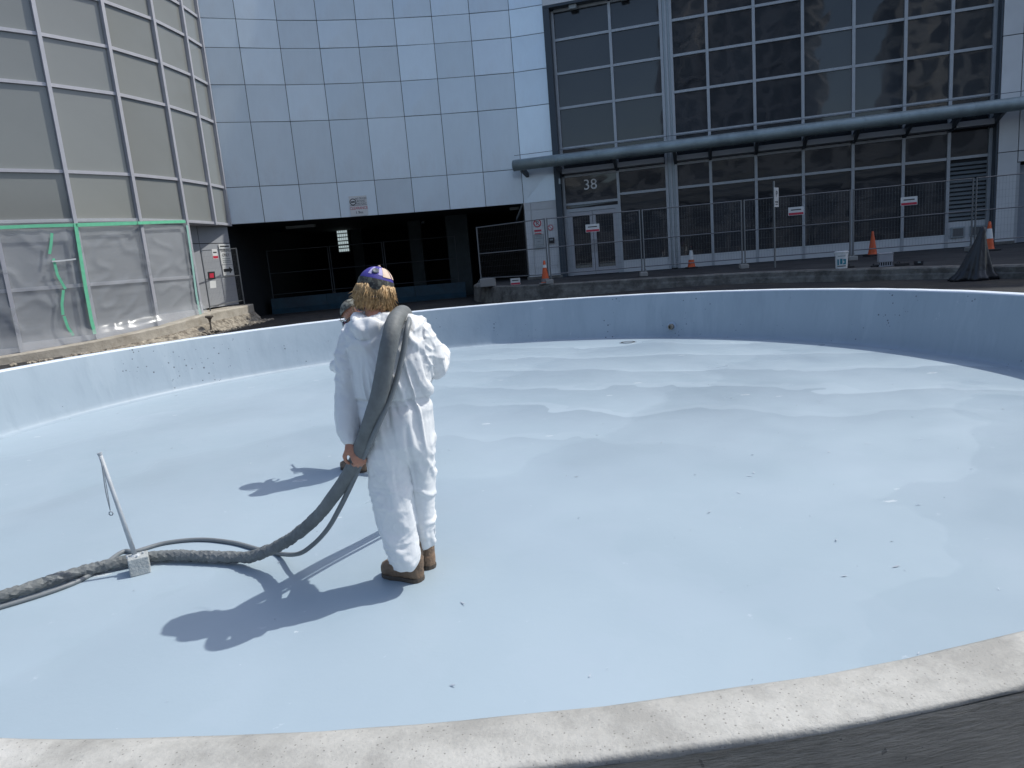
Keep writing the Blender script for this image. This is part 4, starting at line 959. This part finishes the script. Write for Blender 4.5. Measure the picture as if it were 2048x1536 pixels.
def pr(px0, px1, py, Yd, ry, n=24, e=.92, yaw=0.):
    """ring of a loft: left and right image edges at depth Yd, half depth ry"""
    a, b = at(px0, py, Yd), at(px1, py, Yd); c = (a+b)/2; h = (b-a)/2; h.z = 0
    return ell(c, h, V((math.sin(-yaw)*ry, math.cos(yaw)*ry, 0)), n, e)
def head_parts(c, f, up, s=1.0):
    """closed lumps that merge into a head: c centre, f facing, up crown direction"""
    r = f.cross(up).normalized(); ax = (r, f, up); P_ = lambda x, y, z: c+r*x*s+f*y*s+up*z*s
    L_ = [blob(P_(0, -.008, .025), .077*s, .098*s, .092*s, 16, ax), blob(P_(0, .022, -.045), .060*s, .074*s, .075*s, 14, ax),
          blob(P_(0, .058, -.088), .034*s, .030*s, .026*s, 10, ax), capsule([P_(0, .088, .015), P_(0, .108, -.028)], [.010*s, .017*s], 10),
          capsule([P_(-.028, .086, -.064), P_(.028, .086, -.064)], [.009*s, .009*s], 8), capsule([P_(-.05, .078, .034), P_(.05, .078, .034)], [.013*s, .013*s], 8)]
    for sd in (-1, 1): L_.append(blob(P_(sd*.079, -.012, -.012), .012*s, .020*s, .034*s, 10, ax))
    return L_, P_
def hair_mesh(c, f, up, n, s, lo, hi, rng):
    r = f.cross(up).normalized(); parts = []
    for k in range(n):
        a = rng.uniform(-2.25, 2.25)            # angle from the back of the head
        zz = rng.uniform(lo, hi); d0 = (-f*math.cos(a)+r*math.sin(a)); rad_ = (.080*abs(math.sin(a))+.104*abs(math.cos(a)))*s
        p = c+d0*rad_*(.96 if zz > -.02 else .90)+up*zz*s; ln = rng.uniform(.022, .060)*s*(.75+.5*rng.random())*(1.25 if abs(a) < .6 else 1.)
        out = d0*(rng.uniform(-.35, .2) if abs(a) < 1.0 and rng.random() < .85 else rng.uniform(-.2, .6))+r*rng.uniform(-.35, .35); path = [p-up*0]
        for q in (1, 2, 3):
            t_ = q/3; path.append(p-up*(ln*t_)+out*(ln*t_*t_*.8)-d0*(.012*t_ if zz < 0 else 0)+V((rng.uniform(-1, 1), rng.uniform(-1, 1), 0))*.004)
        w_ = rng.uniform(.0015, .0036)*s; parts.append(tube(path, [w_, w_, w_*.8, w_*.15], 4))
    return join(*parts)
def dome(c, r_, f, up, rx, ry, rz, t0, t1, a0, a1, nt=10, na=32, off=0.):
    """patch of an ellipsoid: t elevation from the brim (0) to the crown (1)"""
    vs_ = []; full = abs(a1-a0) > 6.2
    for i in range(nt+1):
        t_ = (t0+(t1-t0)*i/nt)*math.pi/2
        for k in range(na+1):
            a = a0+(a1-a0)*k/na; d = r_*(math.cos(a)*math.cos(t_)*(rx+off))+f*(math.sin(a)*math.cos(t_)*(ry+off))+up*(math.sin(t_)*(rz+off)); vs_.append(c+d)
    fs = [(i*(na+1)+k, i*(na+1)+k+1, (i+1)*(na+1)+k+1, (i+1)*(na+1)+k) for i in range(nt) for k in range(na)]
    return vs_, fs
def boot(person, heel, toe, s=1.0, lift=0.):
    """work boot standing on the floor from heel to toe point"""
    heel, toe = V(heel), V(toe); d = (toe-heel); d.z = 0; L_ = d.length; d.normalize(); r = V((d.y, -d.x, 0)); up = Z
    P_ = lambda x, y, z: heel+d*(x*L_)+r*y*s+up*z*s
    sec = [(-.085, .012, .012, .060), (-.055, .028, .008, .075), (.02, .041, .006, .11), (.18, .044, .006, .125), (.34, .043, .006, .105), (.5, .046, .006, .088), (.68, .052, .006, .088), (.84, .050, .006, .085), (.95, .040, .006, .074), (1.01, .022, .010, .055)]
    rings = []
    for x, hw, z0, z1 in sec:
        rings.append([P_(x, hw*math.copysign(abs(math.cos(t_))**.7, math.cos(t_)), (z0+z1)/2+(z1-z0)/2*math.copysign(abs(math.sin(t_))**.75, math.sin(t_))) for t_ in [2*math.pi*k/18 for k in range(18)]])
    ank = [ell(P_(.17, 0, z), d*.058*s*q, r*.046*s*q, 18) for z, q in ((.05, .95), (.10, 1.1), (.15, 1.12), (.20, 1.12), (.24, 1.1))]
    me = remesh(join(loft(rings), loft(ank)), .0055*s, 3); displace(me, lambda p, n: .0016*mnoise.noise(p*55)+.003*ridge(p*V((30, 30, 30))[0])*(.3 if p.z < .06 else .8))
    for v in me.vertices: v.co -= origin(person)
    o = link('boot', me, bootm, person, True)
    rs = []
    for z, q in ((.001, .97), (.004, 1.0), (.016, 1.0), (.021, .96)):
        rs.append([P_(x, hw*.99*q*sg, z) for x, hw, sg in [(x, hw, 1) for x, hw, _, _ in sec]+[(x, hw, -1) for x, hw, _, _ in reversed(sec)]])
    obj('sole', loft(rs), solem, o)
    return o
def put(name, me, m, parent, smooth=True):
    po = origin(parent); n = len(me.vertices); co = np.empty(n*3); me.vertices.foreach_get('co', co); co = co.reshape(-1, 3)-np.array(po); me.vertices.foreach_set('co', co.ravel()); me.update()
    me.materials.clear(); return link(name, me, m, parent, smooth)
def respirator(person, P_, f, r, s=1.0):
    c = P_(0, .085, -.055); o = obj('respirator', blob(c, .045*s, .045*s, .05*s, 12), respm, person, True)
    for sd in (-1, 1):
        k = P_(sd*.070, .075, -.065); ax = (r*sd*.8+f*.45).normalized(); obj('filter', lathe(k, [(.036*s, -.012), (.04*s, -.006), (.04*s, .014), (.034*s, .02), (.005, .021)], 16, ax), respm, o, False)
        obj('filter_band', lathe(k, [(.041*s, .0), (.042*s, .004), (.041*s, .008)], 16, ax), respc, o)
    # straps round the head
    for z in (-.045, .06):
        pts = [P_(.088*math.sin(t_), -.004+.104*math.cos(t_), z) for t_ in [2*math.pi*k/24 for k in range(25)]]; obj('strap', tube(pts, .004, 5, caps=False), respm, o)

# ------------------------------------------------------------ the worker carrying the hose
B0 = V((-.70, 3.70, 0))
man = thing('person', 'person from behind in white coverall and purple cap carrying a grey hose', 'person', B0)
# left hand gripping the hoses
HND = at(708, 915, 3.555)
def hand(w0, w1, grip_dir, palm_n, r_hose, s=1.0, side=1):
    """closed lumps of a hand: w0 wrist, w1 knuckle centre; grip_dir axis of the thing held, palm_n towards it"""
    L_ = []; ac = grip_dir.normalized(); hd = (w1-w0).normalized(); ac = (ac-hd*ac.dot(hd)).normalized(); pn = hd.cross(ac)
    if pn.dot(palm_n) < 0: pn = -pn
    P_ = lambda x, y, z: w1+hd*x*s+ac*y*s+pn*z*s
    L_.append(capsule([P_(-.075, -.016, 0), P_(-.01, -.028, .004)], [.019*s, .014*s])); L_.append(capsule([P_(-.075, .004, 0), P_(-.005, -.006, .004)], [.019*s, .014*s])); L_.append(capsule([P_(-.07, .02, 0), P_(-.012, .022, .004)], [.018*s, .013*s]))
    for i, (y, l0, bend) in enumerate(((-.031, .040, 1.0), (-.010, .045, 1.05), (.011, .042, 1.1), (.030, .034, 1.2))):
        a0 = .35*bend; pts = [P_(-.008, y, .002)]; cur = pts[0]; ang = a0
        for q, l in enumerate((l0, l0*.68, l0*.52)):
            cur = cur+(hd*math.cos(ang)+pn*math.sin(ang))*l*s; pts.append(cur); ang += .95*bend
        L_.append(capsule(pts, [.0098*s, .0092*s, .0085*s, .0072*s], 10))
    th0 = P_(-.058, side*-.030, .004); t1 = th0+(hd*.30+ac*side*-.45+pn*.6).normalized()*.036*s; t2 = t1+(hd*.65+pn*.75+ac*side*.1).normalized()*.032*s; t3 = t2+(hd*.55+pn*.6+ac*side*.45).normalized()*.025*s
    L_.append(capsule([th0, t1, t2, t3], [.016*s, .0125*s, .0105*s, .0085*s], 10))
    return L_
wr = at(699, 888, 3.565); kn = wr+V((.50, -.32, -.80)).normalized()*.085
hose_dir = (at(735, 865, 3.50)-at(695, 955, 3.58)).normalized()
hl = hand(wr, kn, V((.62, .25, .45)).cross(V((.3, .9, 0))), V((.75, .62, 0)), .045, 1.0, -1)
# head
HC = at(750, 583, 3.765); HU = (at(751, 540, 3.77)-at(749, 612, 3.745)).normalized(); HU = (HU+V((.04, .10, 0))).normalized()
HF = V((-.20, .97, -.10)); HF = (HF-HU*HF.dot(HU)).normalized(); HR = HF.cross(HU).normalized()
hp, HP = head_parts(HC, HF, HU, 1.0)
body = hp+hl
neck0 = at(752, 640, 3.70); body.append(capsule([HP(0, -.02, -.05), (HP(0, -.02, -.05)+neck0)/2, neck0], [.056, .054, .066], 16))
tor = [pr(712, 838, 668, 3.70, .09), pr(722, 850, 700, 3.69, .11), pr(728, 845, 770, 3.69, .10), pr(738, 845, 830, 3.69, .10), pr(745, 850, 890, 3.70, .10)]
body.append(loft(tor)); body.append(loft([pr(735, 815, 646, 3.70, .06), pr(712, 838, 668, 3.70, .08)]))
body.append(capsule([at(705, 680, 3.69), at(694, 775, 3.67), at(693, 840, 3.61), wr, kn*.4+wr*.6], [.045, .040, .035, .024, .022], 12))
RH = V((-.41, 4.02, 1.30))
body.append(capsule([at(842, 680, 3.70), at(872, 738, 3.77), (at(872, 738, 3.77)+RH)/2, RH], [.045, .038, .033, .024], 12))
body += hand(RH-V((.03, .1, .0))*.3, RH+V((-.02, .055, .02)), V((.25, .6, -.75)), V((-1, .2, .2)), .045, 1.0, 1)
body.append(capsule([at(775, 890, 3.69), at(790, 1010, 3.67), at(812, 1120, 3.665)], [.075, .055, .042], 12)); body.append(capsule([at(835, 890, 3.73), at(845, 1010, 3.79), at(850, 1085, 3.84)], [.07, .052, .04], 12))
bm_ = remesh(join(*body), .0052, 3, .5)
put('body', bm_, skin, man)
for sd in (-1, 1): obj('eye', blob(HP(sd*.031, .078, .012), .012, .012, .012, 10), eyew, man, True)
# coverall
ST = [pr(738, 778, 626, 3.715, .062), pr(722, 808, 632, 3.71, .085), pr(702, 842, 643, 3.70, .108), pr(690, 862, 658, 3.70, .130), pr(690, 867, 684, 3.69, .148), pr(700, 868, 715, 3.685, .156), pr(704, 866, 755, 3.68, .156), pr(708, 862, 785, 3.68, .146), pr(714, 858, 803, 3.68, .132), pr(715, 862, 822, 3.68, .146), pr(722, 865, 850, 3.685, .158), pr(728, 867, 882, 3.69, .166), pr(736, 866, 905, 3.70, .142), pr(748, 858, 922, 3.71, .10), pr(765, 845, 934, 3.715, .06)]
LL = [pr(736, 820, 850, 3.68, .12), pr(731, 826, 885, 3.675, .150), pr(735, 823, 928, 3.675, .128), pr(741, 825, 965, 3.675, .112), pr(749, 827, 1015, 3.67, .106), pr(757, 832, 1050, 3.67, .104), pr(768, 836, 1085, 3.665, .102), pr(777, 839, 1108, 3.665, .098), pr(782, 838, 1121, 3.665, .090), pr(790, 832, 1132, 3.665, .072)]
RL = [pr(806, 864, 850, 3.70, .12), pr(800, 868, 885, 3.72, .148), pr(808, 868, 930, 3.745, .122), pr(818, 868, 980, 3.775, .108), pr(824, 868, 1030, 3.80, .100), pr(830, 867, 1065, 3.825, .094), pr(834, 866, 1080, 3.84, .085), pr(838, 862, 1089, 3.845, .066)]
LA = [capsule([at(706, 674, 3.70), at(699, 705, 3.695), at(697, 745, 3.685), at(695, 790, 3.665), at(693, 835, 3.625), at(695, 862, 3.60), at(699, 880, 3.582)], [.066, .066, .065, .066, .063, .057, .040], 18)]
EL = at(872, 738, 3.775)
RA = [capsule([at(836, 668, 3.70), at(853, 690, 3.72), at(866, 720, 3.755), EL, EL*.66+RH*.34+V((.005, 0, -.01)), EL*.3+RH*.7, EL*.06+RH*.94], [.072, .070, .066, .062, .066, .060, .042], 18)]
hood = []
for k in range(11):
    a = -1.9+3.8*k/10; q = at(752, 642, 3.70)+V((.118*math.sin(a), -.088*math.cos(a)-.005, -.012-.022*math.cos(a))); hood.append(q)
HD = [capsule(hood, [.02]+[.032]*9+[.02], 12), blob(at(742, 660, 3.585), .085, .034, .055, 12), blob(at(722, 645, 3.66), .05, .05, .035, 10), blob(at(768, 640, 3.645), .06, .04, .03, 10)]
cm = remesh(join(loft(ST), loft(LL), loft(RL), *LA, *RA, *HD), .0064, 7, .5)
WZ = at(800, 803, 3.6).z
wl, wrr = at(714, 806, 3.55).z, at(860, 795, 3.6).z
LAx = lambda z: -.845+.0*z
def crease(p, w_=5.):
    v = max(0., 1-abs(mnoise.noise(p))*w_); return v*v*(3-2*v)
def wrinkle(p, n):
    z = p.z; arm = (p.x < -.838 and z > .80) or (p.x > -.44 and z > 1.12)
    mk = .25+.75*ssm(-.15, .3, mnoise.noise(p*3.3+V((3, 1, 7)))); big = mnoise.noise(p*4.5)*.005; fine = .0026*crease(V((p.x*17+p.z*9, p.y*14, p.z*15-p.x*12)), 4.5)*mk
    if arm:
        d = big+fine+.009*mk*crease(V((p.x*7+p.z*2.5, p.y*7, p.z*6+p.x*5)), 4.6)+.006*mk*crease(V((p.x*10+8, p.y*10, p.z*17+p.x*8)), 3.8)
        if p.x < -.6: d += .008*crease(V((p.x*8, p.y*8, p.z*30)), 2.6)*ssm(1.0, .86, z)
        return d
    k = ssm(.70, .86, z); dl = dt = 0.; seam = .0045*math.exp(-((p.x+.655)/.006)**2)*(1 if p.y < 3.68 and z > .98 else 0)
    if k < 1:
        low = ssm(.50, .10, z); dl = big+fine+.009*crease(V((p.x*5+3, p.y*5, p.z*4.5+p.x*6)), 4.4)
        dl += (.010*low+.005)*mk*crease(V((p.x*5, p.y*5, p.z*19+2*mnoise.noise(p*5))), 3.2)+.008*crease(V((p.x*13, p.y*8, p.z*3+p.x*4)), 3.6)*ssm(.35, .75, z)
    if k > 0:
        wz = wl+(wrr-wl)*((p.x+.85)/.42); near = math.exp(-((z-wz)/.22)**2); rgt = ssm(-.72, -.5, p.x)
        dt = (.012*near+.005)*(.45+.75*rgt)*crease(V((p.x*19+z*1.5, p.y*9, z*2.2+1.2*mnoise.noise(p*3))), 3.4)
        dt += big+fine+.009*crease(V((p.x*5+z*2.5, p.y*4, z*3.5)), 4.2)-.010*math.exp(-((z-wz)/.010)**2)
        if z > 1.36: dt += .014*crease(V((p.x*8, p.y*7, z*11)), 3.0)*ssm(1.36, 1.44, z)
    d = dl*(1-k)+dt*k-seam
    return d-.011*math.exp(-((p.x+.575)/.011)**2)*ssm(.62, .80, z)*(1-ssm(.95, 1.0, z))*(1 if p.y < 3.72 else 0)
displace(cm, wrinkle); put('coverall', cm, suitm, man)
# boots
boot(man, atz(838, 1166, 0)+V((.0, .03, 0)), atz(769, 1152, 0)+V((0, .03, 0)), 1.22)
boot(man, atz(857, 1141, 0)+V((.005, .03, 0)), atz(818, 1108, 0)+V((0, .03, 0)), 1.2)
# hair, cap, respirator
rg_ = random.Random(3); hb = obj('hair', join(hair_mesh(HC, HF, HU, 2600, 1.0, -.055, .022, rg_), blob(HP(0, -.016, -.012), .082, .096, .062, 14, (HR, HF, HU))), hairm, man, True)
ct = (HU+HR*-.03).normalized(); ct = (HU*1+HR*.10-HF*.12).normalized(); cf = (HF-ct*HF.dot(ct)).normalized(); crr = cf.cross(ct); cc = HP(0, -.006, .030)
cap = obj('cap', join(dome(cc, crr, cf, ct, .096, .114, .104, .12, 1.0, 0, 2*math.pi, 12, 40)), purple, man, True)
obj('band', dome(cc, crr, cf, ct, .096, .114, .104, -.14, .20, 0, 2*math.pi, 4, 40, .0025), camo, cap, True)
for a0, a1 in ((-1.22, -.58), (-.46, .1), (.35, .9)): obj('panel', dome(cc, crr, cf, ct, .096, .114, .104, .30, .74, a0, a1, 6, 8, .003), cream, cap, True)
for a0, a1 in ((-1.5, -1.22), (-2.2, -1.95)): obj('panel', dome(cc, crr, cf, ct, .096, .114, .104, .34, .72, a0, a1, 6, 6, .0015), mat('lilac_cap_panel', (.36, .33, .55), .8), cap, True)
q = dome(cc, crr, cf, ct, .096, .114, .104, .48, .48, -1.75, -1.75, 1, 1, .004)[0][0]; nq = (q-cc).normalized()
obj('eyelet', lathe(q, [(.017, -.004), (.018, .001), (.014, .004), (.008, .003), (.003, .002)], 14, nq), mat('cap_eyelet', (.12, .13, .15), .5), cap)
obj('button', blob(cc+ct*.105, .009, .009, .006, 8), cream, cap, True)
vis = dome(cc, crr, cf, ct, .095, .175, .04, .02, .10, .55, 2.6, 2, 16); obj('visor', vis, purple, cap, True)
respirator(man, HP, HF, HR)

# ------------------------------------------------------------ the second worker, stooping ahead
B1 = V((-1.36, 6.16, 0)); man2 = thing('person', 'second person in white coverall mostly hidden behind the hose carrier', 'person', B1)
f2 = V((-.80, .60, 0)).normalized(); r2 = f2.cross(Z)
Q = lambda fx, rx, z: B1+f2*fx+r2*rx+Z*z
H2 = at(706, 628, 6.12); up2_ = (Z*.86+f2*.5).normalized(); hf2 = (f2*.86-Z*.5).normalized()
hp2, HP2 = head_parts(H2, hf2, up2_, 1.0); sh2 = H2-Z*.115-f2*.15
hips = Q(-.16, 0, .88); chest = sh2-Z*.10
LS, RS = sh2-r2*.18-Z*.03, sh2+r2*.18-Z*.03
LE, RE = LS+f2*.08-r2*.06-Z*.26, RS+f2*.10+r2*.08-Z*.25; LHn, RHn = LE+f2*.24+r2*.10-Z*.05, RE+f2*.20-r2*.05-Z*.10
kl, kr = Q(.06, -.11, .48), Q(.02, .13, .48); al, ar_ = Q(.02, -.13, .1), Q(-.10, .15, .1)
bd = hp2+[capsule([HP2(0, -.03, -.05), sh2+Z*.02], [.056, .062], 14), capsule([chest, hips], [.12, .12], 14), capsule([LS, LE, LHn], [.045, .04, .026]), capsule([RS, RE, RHn], [.045, .04, .026]), capsule([hips-r2*.08, kl, al], [.08, .055, .042]), capsule([hips+r2*.08, kr, ar_], [.08, .055, .042]), capsule([LS, RS], [.06, .06])]
bd += hand(LHn-f2*.02, LHn+f2*.06+r2*.02, Z, r2, .02, 1.0, 1)+hand(RHn-f2*.02, RHn+f2*.06-r2*.02, Z, -r2, .02, 1.0, -1)
put('body', remesh(join(*bd), .006, 3), skin, man2)
for sd in (-1, 1): obj('eye', blob(HP2(sd*.031, .078, .012), .012, .012, .012, 10), eyew, man2, True)
def ringat(c, t, a, b, e=1.): return ell(c, r2*a, t.cross(r2).normalized()*b, 20, e)
tv2 = (sh2-hips).normalized(); trs = [ringat(hips-Z*.10, tv2, .13, .12), ringat(hips, tv2, .18, .15), ringat(hips.lerp(sh2, .3), tv2, .165, .13), ringat(hips.lerp(sh2, .65), tv2, .20, .15), ringat(hips.lerp(sh2, .9), tv2, .21, .13), ringat(sh2+Z*.03, tv2, .15, .10), ringat(sh2+Z*.075, tv2, .085, .08)]
sleeve = lambda S_, E_, H_: capsule([S_, S_.lerp(E_, .5), E_, E_.lerp(H_, .5), E_.lerp(H_, .9)], [.082, .078, .072, .068, .045], 16)
legs = lambda h_, k_, a_: capsule([h_, h_.lerp(k_, .5), k_, k_.lerp(a_, .6), a_+Z*.02], [.115, .105, .092, .088, .066], 16)
cm2 = remesh(join(loft(trs), sleeve(LS, LE, LHn), sleeve(RS, RE, RHn), legs(hips-r2*.085, kl, al), legs(hips+r2*.085, kr, ar_), blob(sh2-f2*.09+Z*.06, .1, .1, .06, 12), capsule([LS, RS], [.075, .075], 14)), .012, 4)
displace(cm2, lambda p, n: .014*ridge(V((p.x*8, p.y*8, p.z*9)))+.009*ridge(V((p.x*18, p.y*18, p.z*12)))-.008); put('coverall', cm2, suitm, man2)
for a_ in (al, ar_): boot(man2, V((a_.x, a_.y, 0))-f2*.06, V((a_.x, a_.y, 0))+f2*.23, 1.0)
c2t = up2_; c2f = (hf2-c2t*hf2.dot(c2t)).normalized(); c2r = c2f.cross(c2t); cc2 = HP2(0, -.004, .03)
cap2 = obj('cap', dome(cc2, c2r, c2f, c2t, .096, .114, .104, .0, 1., 0, 2*math.pi, 10, 36), mat('camouflage_cap_cloth', (.20, .20, .17), .8, col2=(.06, .06, .05), c2lo=.48, c2hi=.52, c2scale=26), man2, True)
obj('visor', dome(cc2, c2r, c2f, c2t, .095, .175, .04, .02, .10, .55, 2.6, 2, 16), MATS['camouflage_cap_cloth'], cap2, True)
obj('hair', hair_mesh(H2, hf2, up2_, 60, 1.0, -.04, .02, random.Random(5)), mat('brown_hair', (.12, .08, .05), .5), man2, True); respirator(man2, HP2, hf2, c2r)

# ------------------------------------------------------------ hoses
hosem = mat('grey_hose_sleeve', (.155, .165, .168), .6, spec=.3, var=.15, vscale=16, col2=(.13, .14, .14), c2scale=5, bump=.15, bscale=60)
thinm = mat('grey_rubber_hose', (.16, .175, .185), .5, var=.1, vscale=20)
back_ = [(713, 922, 3.60), (723, 895, 3.56), (732, 874, 3.53), (745, 835, 3.49), (756, 800, 3.468), (766, 755, 3.450), (774, 710, 3.446), (782, 672, 3.462), (788, 648, 3.52), (796, 634, 3.62)]
gun = RHn+f2*.12-r2*.02
front = [V((-.560, 3.80, 1.545)), V((-.565, 3.91, 1.46)), V((-.585, 4.02, 1.30)), V((-.65, 4.28, .92)), V((-.70, 4.56, .50)), V((-.745, 4.82, .16)), V((-.83, 5.15, .046)), V((-.97, 5.55, .046)), V((-1.10, 5.86, .16)), gun-f2*.05-Z*.10, gun]
fl = [V((-4.6, 3.30, .045)), V((-3.75, 3.62, .045)), V((-3.18, 3.93, .046)), V((-2.99, 4.10, .046)), V((-2.75, 4.265, .046)), V((-2.43, 4.345, .046)), V((-2.09, 4.27, .047)), V((-1.86, 4.20, .052))]
rise = [at(505, 1113, 4.12), at(560, 1090, 4.02), at(605, 1060, 3.90), at(640, 1027, 3.80), at(665, 995, 3.70), at(692, 958, 3.65)]
path = spline(fl+rise+[at(*q) for q in back_]+front, 16)
def hose(name, path, rad, m, label, seg=14):
    """sleeved hose: crumpled facets where it lies loose, drawn smooth where it is pulled over the back"""
    fr = frame_of(path); vs_ = []; s_ = 0; rnd = random.Random(11); loose = []
    for i, (p, (t, u, v)) in enumerate(zip(path, fr)):
        if i: s_ += (p-path[i-1]).length
        cr_ = max(.12, 1-ssm(.12, .70, p.z)); loose.append(cr_)
        bag = 1+.10*mnoise.noise(V((s_*9, 0, 2)))*cr_
        for k in range(seg):
            a = 2*math.pi*(k+.5*(i % 2))/seg; d = u*math.cos(a)+v*math.sin(a)
            w_ = cr_*(rnd.uniform(-.0045, .0038)+.004*mnoise.noise(V((s_*30, a*2, 5))))
            vs_.append(p+d*(rad*bag+w_+.009*ssm(.5, .95, p.z))+t*(rnd.uniform(-.004, .004)*cr_))
    n = len(path); fs = []; sm = []
    for i in range(n-1):
        for k in range(seg):
            a, b, c, d = i*seg+k, i*seg+(k+1) % seg, (i+1)*seg+(k+1) % seg, (i+1)*seg+k
            fs += [(a, b, d), (b, c, d)] if i % 2 == 0 else [(a, b, c), (a, c, d)]; sm += [loose[i] < .35]*2
    fs += [tuple(range(seg-1, -1, -1)), tuple(range((n-1)*seg, n*seg))]; sm += [False]*2
    o = obj(name, (vs_, fs), m); o.data.polygons.foreach_set('use_smooth', sm); return tag(o, label, 'hose')
dense = []
for a, b in zip(path[:-1], path[1:]): dense.append((a, b))
tot = [0.]
for a, b in dense: tot.append(tot[-1]+(b-a).length)
step = .016; nst = int(tot[-1]/step); res = []; k = 0
for i in range(nst+1):
    s_ = i*step
    while k < len(dense)-1 and tot[k+1] < s_: k += 1
    a, b = dense[k]; res.append(a.lerp(b, (s_-tot[k])/max((b-a).length, 1e-6)))
hose('spray_hose', res, .0365, hosem, 'thick crinkled grey sleeved hose running over the shoulder and across the floor')
tb = [(706, 962, 3.63), (720, 930, 3.585), (746, 874, 3.48), (763, 835, 3.46), (779, 800, 3.47), (794, 755, 3.485), (806, 705, 3.50), (813, 665, 3.52), (817, 648, 3.56), (819, 638, 3.64)]
tf = [at(595, 1108, 4.05), at(625, 1090, 3.95), at(655, 1058, 3.84), at(680, 1015, 3.72)]
fl2 = [V((-4.6, 3.22, .014)), V((-3.7, 3.52, .014)), V((-3.2, 3.80, .014)), V((-2.85, 4.12, .014)), atz(225, 1118, .014)+V((0, .10, 0)), atz(270, 1103, .014), atz(330, 1086, .014), atz(400, 1079, .014), atz(465, 1085, .014), atz(515, 1098, .014), atz(555, 1107, .014)]
tfr = [p+V((.055, -.02, -.03)) for p in front[:5]]+[V((-.70, 4.85, .05)), V((-.76, 5.2, .016)), V((-.90, 5.62, .016)), V((-1.08, 5.92, .10)), gun-Z*.06]
thin = spline(fl2+tf+[at(*q) for q in tb]+tfr, 14)
tag(obj('air_hose', tube(thin, .0145, 10), thinm, smooth=True), 'thin smooth grey hose running beside the thick hose', 'hose')
# spray gun in the second worker's hand
sg = thing('spray_gun', 'spray gun held low by the second person', 'spray gun', gun); d2 = (f2*.85-Z*.52).normalized(); ux = d2.cross(r2).normalized()
obj('body', box(gun+f2*.03, (.16, .035, .05), (d2, r2, ux), .008), blk, sg); obj('handle', box(gun-Z*.05, (.035, .03, .11), (f2, r2, Z), .008), blk, sg); obj('nozzle', tube([gun+d2*.10, gun+d2*.32, gun+d2*.34], [.009, .008, .014], 10), galv, sg)
